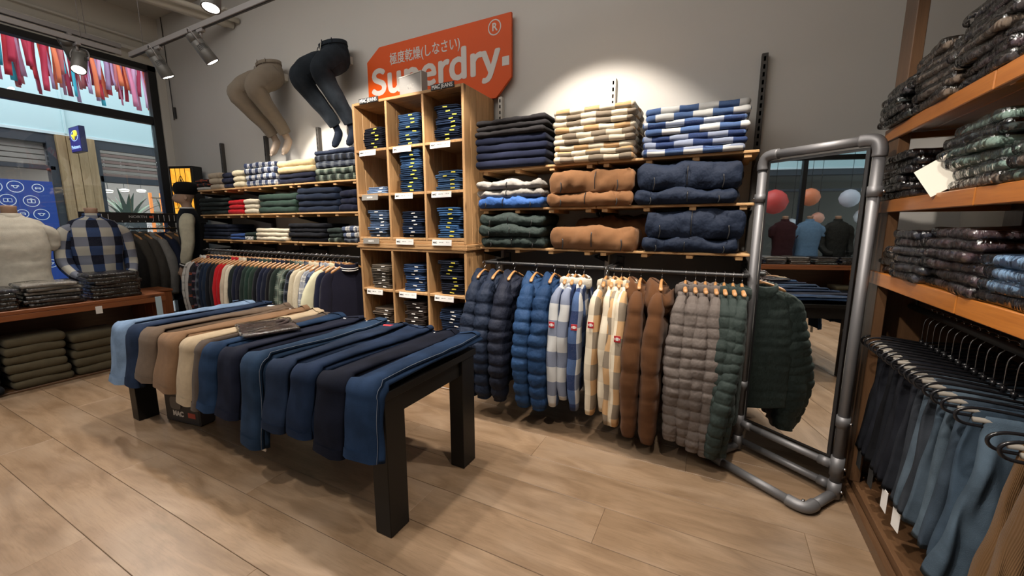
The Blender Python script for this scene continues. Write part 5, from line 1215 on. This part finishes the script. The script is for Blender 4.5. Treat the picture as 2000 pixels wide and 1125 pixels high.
for s in (-1, 1):
    a_ = sleeve_mesh(s, [(s*.15, 0, 1.49), (s*.225, -.005, 1.44), (s*.26, -.02, 1.28), (s*.265, -.03, 1.14), (s*.25, -.06, 1.0), (s*.235, -.09, .90)], [(0, .055, .065), (.15, .078, .08), (.5, .068, .07), (.85, .058, .06), (1, .042, .045)], 5+s, 0, .1, 40, 18, .12)
    sl = link('sleeve', a_, fabric((.58, .55, .42), 'knit'), t)
    for q in range(3): link('cuff_stripe', mk(*tube_data([(s*(.2375-.003*q), -.085-.006*q, .915-.018*q), (s*(.2365-.003*q), -.088-.006*q, .906-.018*q)], .047, 16)), M_INK if q != 1 else M_CARD, t)
    hp = Vector((s*.228, -.105, .845))
    pal = link('hand', mk(*rings_data([[hp+Vector((.014*w_*cos(2*pi*k/12), -.01*(1-z/.09)+.034*w_*sin(2*pi*k/12)*h_, z)) for k in range(12)] for z, w_, h_ in ((.03, 1.1, .6), (.0, 1.1, .85), (-.04, 1, 1.1), (-.075, .9, 1.1), (-.085, .6, .9))])), M_SKIN, t)
    for k in range(4): tube('finger', [hp+Vector((0, -.028+.018*k, -.07)), hp+Vector((s*-.004, -.030+.018*k, -.11-.004*(k in (1, 2)))), hp+Vector((s*-.016, -.032+.018*k, -.145-.008*(k in (1, 2))))], [.0095, .008, .006], M_SKIN, pal, 8)
    tube('thumb', [hp+Vector((0, -.02, -.01)), hp+Vector((s*-.010, -.05, -.04)), hp+Vector((s*-.014, -.058, -.075))], [.011, .0095, .007], M_SKIN, pal, 8)
    link('trouser_leg', mk(*rings_data([ell(z, rx, ry, s*cx, cy) for z, rx, ry, cx, cy in ((.97, .09, .115, .08, 0), (.80, .088, .10, .09, 0), (.5, .066, .07, .10, -.01), (.12, .052, .055, .105, .01))])), fabric((.05, .045, .04), 'denim'), t)
    link('shoe', mk(*rings_data([[Vector((s*.105+rx*cos(2*pi*k/14), cy+.0*k, z+rz_*sin(2*pi*k/14))) for k in range(14)] for cy, rx, z, rz_ in ((.08, .02, .055, .03), (.07, .036, .06, .045), (.0, .042, .062, .052), (-.10, .045, .045, .035), (-.17, .035, .035, .024), (-.19, .015, .03, .012))])), M_BLACK, t)
boxat('stand_plate', -.2, .2, -.2, .2, .001, .012, M_DK, t)
# backlit stained glass box
t = thing('stained_glass_lamp', 'black framed backlit amber stained glass panel beside the wall', 'lamp', (-6.99, 3.18, 1.55), radians(18))
boxat('lamp_case', -.20, .20, -.06, .10, 0, .80, M_BLACK, t, .004)
mG, ntG, bG = nodes('amber_glass'); vo = ntG.nodes.new('ShaderNodeTexVoronoi'); vo.inputs['Scale'].default_value = 14
tcg = ntG.nodes.new('ShaderNodeTexCoord'); ntG.links.new(tcg.outputs['Object'], vo.inputs['Vector'])
cG = mixc(ntG, (.85, .30, .015), (.95, .52, .06), vo.outputs['Color']); ntG.links.new(cG, bG.inputs['Emission Color']); ntG.links.new(cG, bG.inputs['Base Color']); bG.inputs['Emission Strength'].default_value = 1.0
boxat('amber_panel', -.165, .165, -.066, -.0605, .035, .765, mG, t, .001)
ld = MB()
for x in (-.08, 0, .08): ld.box(x-.003, x+.003, -.070, -.066, .035, .765, .0005)
for z in (.2, .38, .56): ld.box(-.165, .165, -.070, -.066, z-.003, z+.003, .0005)
ld.tube(bez([(-.10, -.069, .20), (-.11, -.069, .42), (-.06, -.069, .52), (0, -.069, .66), (.06, -.069, .52), (.11, -.069, .42), (.10, -.069, .20)], 5), .0045, 6).tube(bez([(0, -.069, .62), (-.03, -.069, .52), (0, -.069, .40), (.03, -.069, .52), (0, -.069, .62)], 5), .0045, 6)
link('lead_lines', ld.mesh(False), M_BLACK, t)
t = thing('lamp_pedestal', 'black pedestal under the amber stained glass lamp', 'pedestal', (-6.99, 3.18, 0), radians(18)); boxat('pedestal_body', -.18, .18, -.05, .09, .001, 1.548, M_BLACK, t, .004)
# ---------------------------------------------------------------- pipe framed mirror
ang = -radians(36); c0, s0 = cos(ang), sin(ang)
t = thing('standing_mirror', 'tall mirror in a grey pipe frame standing beside the jackets', 'mirror', (.675, 2.59, 0), ang)   # local -X runs to the far left post
WM = .56; HM = 1.915; pr_ = .0245
for x, nme in ((0, 'post'), (-WM, 'post')):
    tube(nme, [(x, 0, .03), (x, 0, HM-.06)], pr_, M_ZINC, t, 20)
tube('top_pipe', [(-.06, 0, HM), (-WM+.06, 0, HM)], pr_, M_ZINC, t, 20); tube('lower_pipe', [(0, 0, .20), (-WM, 0, .20)], pr_*.9, M_ZINC, t, 18)
for s in (0, -WM):
    q = 1 if s == 0 else -1
    tube('elbow', bez([(s-q*.085, 0, HM), (s-q*.05, 0, HM), (s-q*.015, 0, HM-.012), (s, 0, HM-.05), (s, 0, HM-.085)], 5), pr_+.006, M_ZINC, t, 20)
    for z, h_ in ((HM-.25, .025), (.46, .03), (.20, .055), (.065, .045)):
        f = tube('pipe_fitting', [(s, 0, z-h_), (s, 0, z+h_)], pr_+.0065, M_ZINC, t, 20); tube('set_screw', [(s+q*.03, -.0, z), (s+q*.042, 0, z)], .007, M_CHR, f, 8)
    tube('pipe_fitting', [(s-q*.03, 0, .20), (s-q*.085, 0, .20)], pr_+.004, M_ZINC, t, 18)
    # feet: loop reaching into the room
    tube('foot_pipe', [(s, .02, .035), (s, -.24, .035)], pr_, M_ZINC, t, 18)
    tube('elbow', bez([(s, -.19, .035), (s, -.235, .035), (s-q*.015, -.262, .035), (s-q*.05, -.275, .035), (s-q*.09, -.275, .035)], 5), pr_+.006, M_ZINC, t, 18)
    tube('set_screw', [(s-q*.02, -.262, .06), (s-q*.02, -.262, .074)], .007, M_CHR, t, 8)
tube('foot_bar', [(-.07, -.275, .035), (-WM+.07, -.275, .035)], pr_, M_ZINC, t, 18); tube('rear_foot_bar', [(-.02, .03, .06), (-WM+.02, .03, .06)], pr_*.9, M_ZINC, t, 18)
tube('pipe_fitting', [(-.04, .03, .06), (-.09, .03, .06)], pr_+.003, M_ZINC, t, 16)
mM, ntM, bM = nodes('mirror_silver'); bM.inputs['Metallic'].default_value = 1; bM.inputs['Roughness'].default_value = .012; bM.inputs['Base Color'].default_value = (.86, .88, .88, 1)
boxat('mirror_frame', -WM+.035, -.035, -.006, .018, .235, HM-.035, M_BLACK, t, .002)
boxat('mirror_glass', -WM+.05, -.05, -.0095, -.0065, .25, HM-.05, mM, t, .0005)

# ---------------------------------------------------------------- shelving on the right
UX, UY1 = .745, 2.82
t = thing('wooden_wall_unit', 'tall honey coloured wooden shelving unit on the right wall', 'shelving', (1.02, 1.6, 0))
def ub(n, x0, x1, y0, y1, z0, z1, m, b=.003): return boxat(n, x0-1.02, x1-1.02, y0-1.6, y1-1.6, z0, z1, m, t, b)
for y1 in (UY1, .98): ub('post', .755, .80, y1-.165, y1-.01, .10, 4.4 if y1 > 2 else 3.9, M_BROWN)
ub('rear_post', 1.22, 1.28, UY1-.16, UY1-.02, .10, 3.9, M_BROWN); ub('rear_post', 1.22, 1.28, .84, .97, .10, 3.9, M_BROWN)
ub('end_panel', .76, 1.27, UY1-.04, UY1-.012, .10, 1.20, M_BROWN); ub('back_panel', 1.26, 1.285, .4, UY1, .1, 1.24, M_BROWN)
ub('base_board', .77, 1.28, .3, UY1+.01, .0, .10, M_BROWN); ub('base_lip', .738, .768, .3, UY1+.01, .0, .06, M_BROWN)
for z1, th in ((1.985, .060), (1.625, .060), (1.265, .066)):
    for a, b_ in ((1.885, UY1), (.9, 1.878), (.3, .893)):
        ub('shelf_front', UX, UX+.022, a, b_, z1-th, z1, M_HONEY)
    for k in range(4): ub('shelf_board', UX+.024+k*.124, UX+.024+(k+1)*.124-.002, .3, UY1-.0, z1-.024, z1-.002, M_HONEY)
    for y in (UY1-.05, 1.86): ub('shelf_bearer', UX+.03, 1.26, y-.015, y+.015, z1-th+.004, z1-.026, M_HONEY)
tube('hanging_rail', [(.93-1.02, .3-1.6, 1.085), (.93-1.02, UY1-.06-1.6, 1.085)], .015, M_BLACK, t, 12)
for y in (UY1-.12, 1.9): ub('rail_hanger', .925, .935, y-.01, y+.01, 1.10, 1.20, M_BLACK)
# bagged shirts on it, folded edges towards the aisle
def rp(y, z, cols, where, w=.30, d=.36, h=.034, x=.955, seed=3, ov=0, rz=-R90):
    bagpile(x-ov, y, z, rz, cols, where, w, d, h, jit=.03, seed=seed)
rp(2.66, 1.9865, ['teal', 'dark', 'teal', 'slate', 'teal'], 'the far pile on the top right shelf', .28, .40, .034, ov=.03)
rp(2.33, 1.9865, ['taupe']*6, 'the taupe pile on the top right shelf', .30, .40, .036, ov=.02)
rp(1.98, 1.9865, ['dark', 'plum', 'dark', 'taupe', 'dark', 'plum', 'dark'], 'the dark pile on the top right shelf', .32, .40, .036, ov=.01)
rp(2.62, 1.6265, ['black']*6, 'the black pile on the second right shelf', .34, .40, .034, ov=.0)
rp(2.22, 1.6265, ['black', 'dark']*2, 'the dark pile behind the green ones', .24, .30, .034, x=1.05)
rp(1.93, 1.6265, ['taupe', 'sage', 'sage', 'sage', 'teal', 'sage'], 'the sage green pile on the second right shelf', .34, .40, .036, ov=.01)
rp(2.62, 1.2665, ['taupe']*3, 'the taupe pile on the lower right shelf', .22, .36, .036, ov=.0)
rp(2.33, 1.2665, ['slate', 'slate', 'slate', 'slate', 'plum', 'slate'], 'the slate pile on the lower right shelf', .26, .40, .034, ov=.02)
rp(1.98, 1.2665, ['plum']*6, 'the plum pile on the lower right shelf', .36, .40, .036, ov=.01)
rp(1.62, 1.2665, ['slate', 'blue', 'blue', 'blue'], 'the light blue pile on the lower right shelf', .30, .40, .036, ov=.0)
rp(1.60, 1.6265, ['sage', 'taupe', 'sage'], 'the nearest second shelf pile', .28, .40, .036)
rp(1.60, 1.9865, ['plum', 'dark', 'taupe', 'dark', 'dark'], 'the nearest top right shelf pile', .32, .40, .036)
t = thing('leaflet', 'white printed leaflet leaning against the black bagged pile', 'leaflet', (.75, 2.16, 1.628), radians(48)); boxat('sheet', -.002, .002, -.055, .055, 0, .125, M_CREAM, t, .0004, (radians(-34), radians(8), 0))
# clamp hangers with trousers
def clamp_parts():
    if 'ch' in MESH: return
    b = MB(); x0 = -.23
    P = bez([(.0, 0, -.165), (-.16, 0, -.150), (-.215, 0, -.158), (-.232, 0, -.180), (-.215, 0, -.203), (-.16, 0, -.208), (0, 0, -.208), (.16, 0, -.208), (.215, 0, -.203), (.232, 0, -.18), (.215, 0, -.158), (.16, 0, -.150), (0, 0, -.165)], 4)
    MESH['ch'] = mk(*tube_data(P, .0052, 8)); MESH['chh'] = mk(*tube_data(bez([(-.018, 0, -.005), (-.02, 0, .010), (0, 0, .0185), (.02, 0, .008), (.016, 0, -.03), (0, 0, -.06), (0, 0, -.155)], 5), .0022, 6))
    MESH['chb'] = mk(*tube_data([(0, 0, -.150), (0, 0, -.175)], .009, 8)); MESH['chf'] = mk(*tube_data([(-.19, 0, -.188), (.19, 0, -.188)], .0085, 8))
def clamp_hanger(loc, rz, label):
    clamp_parts(); t = thing('clamp_hanger', label, 'hanger', loc, rz, 'black clamp hangers')
    link('clamp_loop', MESH['ch'], M_BLACKG, t); link('hook', MESH['chh'], M_CHR, t); link('hook_socket', MESH['chb'], M_BLACKG, t); link('foam_bar', MESH['chf'], M_FOAM, t); return t
M_BLACKG = plain('glossy_black_plastic', (.012, .012, .014), .22); M_FOAM = plain('grey_foam_bar', (.25, .23, .20), .8)
def trousers_mesh(seed, w, wb_, L, th, cordy=False):
    out = []; n = 60; m = 26
    for i in range(m+1):
        t = i/m; z = -.192-L*t; a = lerp([(0, w/2), (.3, w/2*1.02), (1, wb_/2)], t); b = lerp([(0, .012), (.06, th*.7), (.5, th), (1, th*1.15)], t)
        xo = -.02*t*(1+nz(seed, 3, t*2)); ring = []
        for k in range(n):
            an = 2*pi*k/n; x, y = superpt(an, a, b, .55)
            fold = 1.2*th*nz(x*13+seed*3, seed, t*1.6)+.7*th*nz(x*32, seed*2, t*2.2)
            ring.append(Vector((x+xo, y+fold*min(1, t*4), z+(.012*nz(x*8, seed, 2) if i == m else 0)+(.012 if i == 0 else 0)*0)))
        out.append(ring)
    e = out[0]; c = sum(e, Vector())/n; out.insert(0, [Vector((v.x*.98, v.y*.6, v.z+.016)) for v in e])
    e = out[-1]; out.append([Vector((v.x*.96, v.y*.7, v.z+.02)) for v in e])
    return mk(*rings_data(out))
TR = [(2.66, INK), (2.61, (.009, .011, .018)), (2.55, (.010, .012, .02)), (2.49, INK), (2.43, (.009, .011, .018)), (2.37, (.012, .014, .022)), (2.31, (.010, .012, .02)), (2.25, (.018, .022, .034)),
      (2.19, (.03, .038, .055)), (2.13, (.085, .125, .185)), (2.07, (.035, .045, .065)), (2.01, (.075, .115, .175)), (1.95, (.10, .15, .22)), (1.88, (.055, .085, .135)), (1.81, (.06, .10, .165)), (1.72, (.085, .135, .21)), (1.55, (.19, .11, .055)), (1.49, (.20, .12, .065))]
wordc = lambda c: 'brown corduroy' if c[0] > .15 else ('light blue' if c[2] > .19 else 'faded blue' if c[2] > .12 else 'slate' if c[2] > .03 else 'black navy')
for i, (y, c) in enumerate(TR):
    rz = radians(3*nz(i*1.7, 2, 1)*3); big = i >= 15
    mt = fabric((c[0]*.74, c[1]*.70, c[2]*.62), 'cord' if c[0] > .15 else 'denim'); L = .56+.05*nz(i, 5, 5)
    mk_ = ('tr', i % 4, big); 
    if mk_ not in MESH: MESH[mk_] = trousers_mesh(i % 4, .31 if not big else .33, .36 if not big else .44, .58, .026 if not big else .036)
    zz = 1.085
    t = thing('hanging_trousers', '%s trousers on a clamp hanger, %s from the far end' % (wordc(c), ORD[i]), 'trousers', (.955, y, zz), rz, 'trousers on clamp hangers')
    link('folded_legs', MESH[mk_], mt, t, (0, 0, .0), (0, 0, 0), (1, 1, L/.56))
    link('hem', cbox(.30, .03, .014, .004), mt, t, (-.02, 0, -.19-L*1.0))
    if i in (1, 4, 7, 9): q = boxat('paper_tag', -.001, .001, -.03, .03, 0, .10, M_CARD if i > 5 else M_INK, t, .0004); q.location = (-.19, -.01, -.24-L-.02)
    clamp_hanger((.955, y, zz-.003), rz, 'black clamp hanger holding the %s trousers, %s from the far end' % (wordc(c), ORD[i]))
# pieces left out of view but in the mirror: a back counter wall display
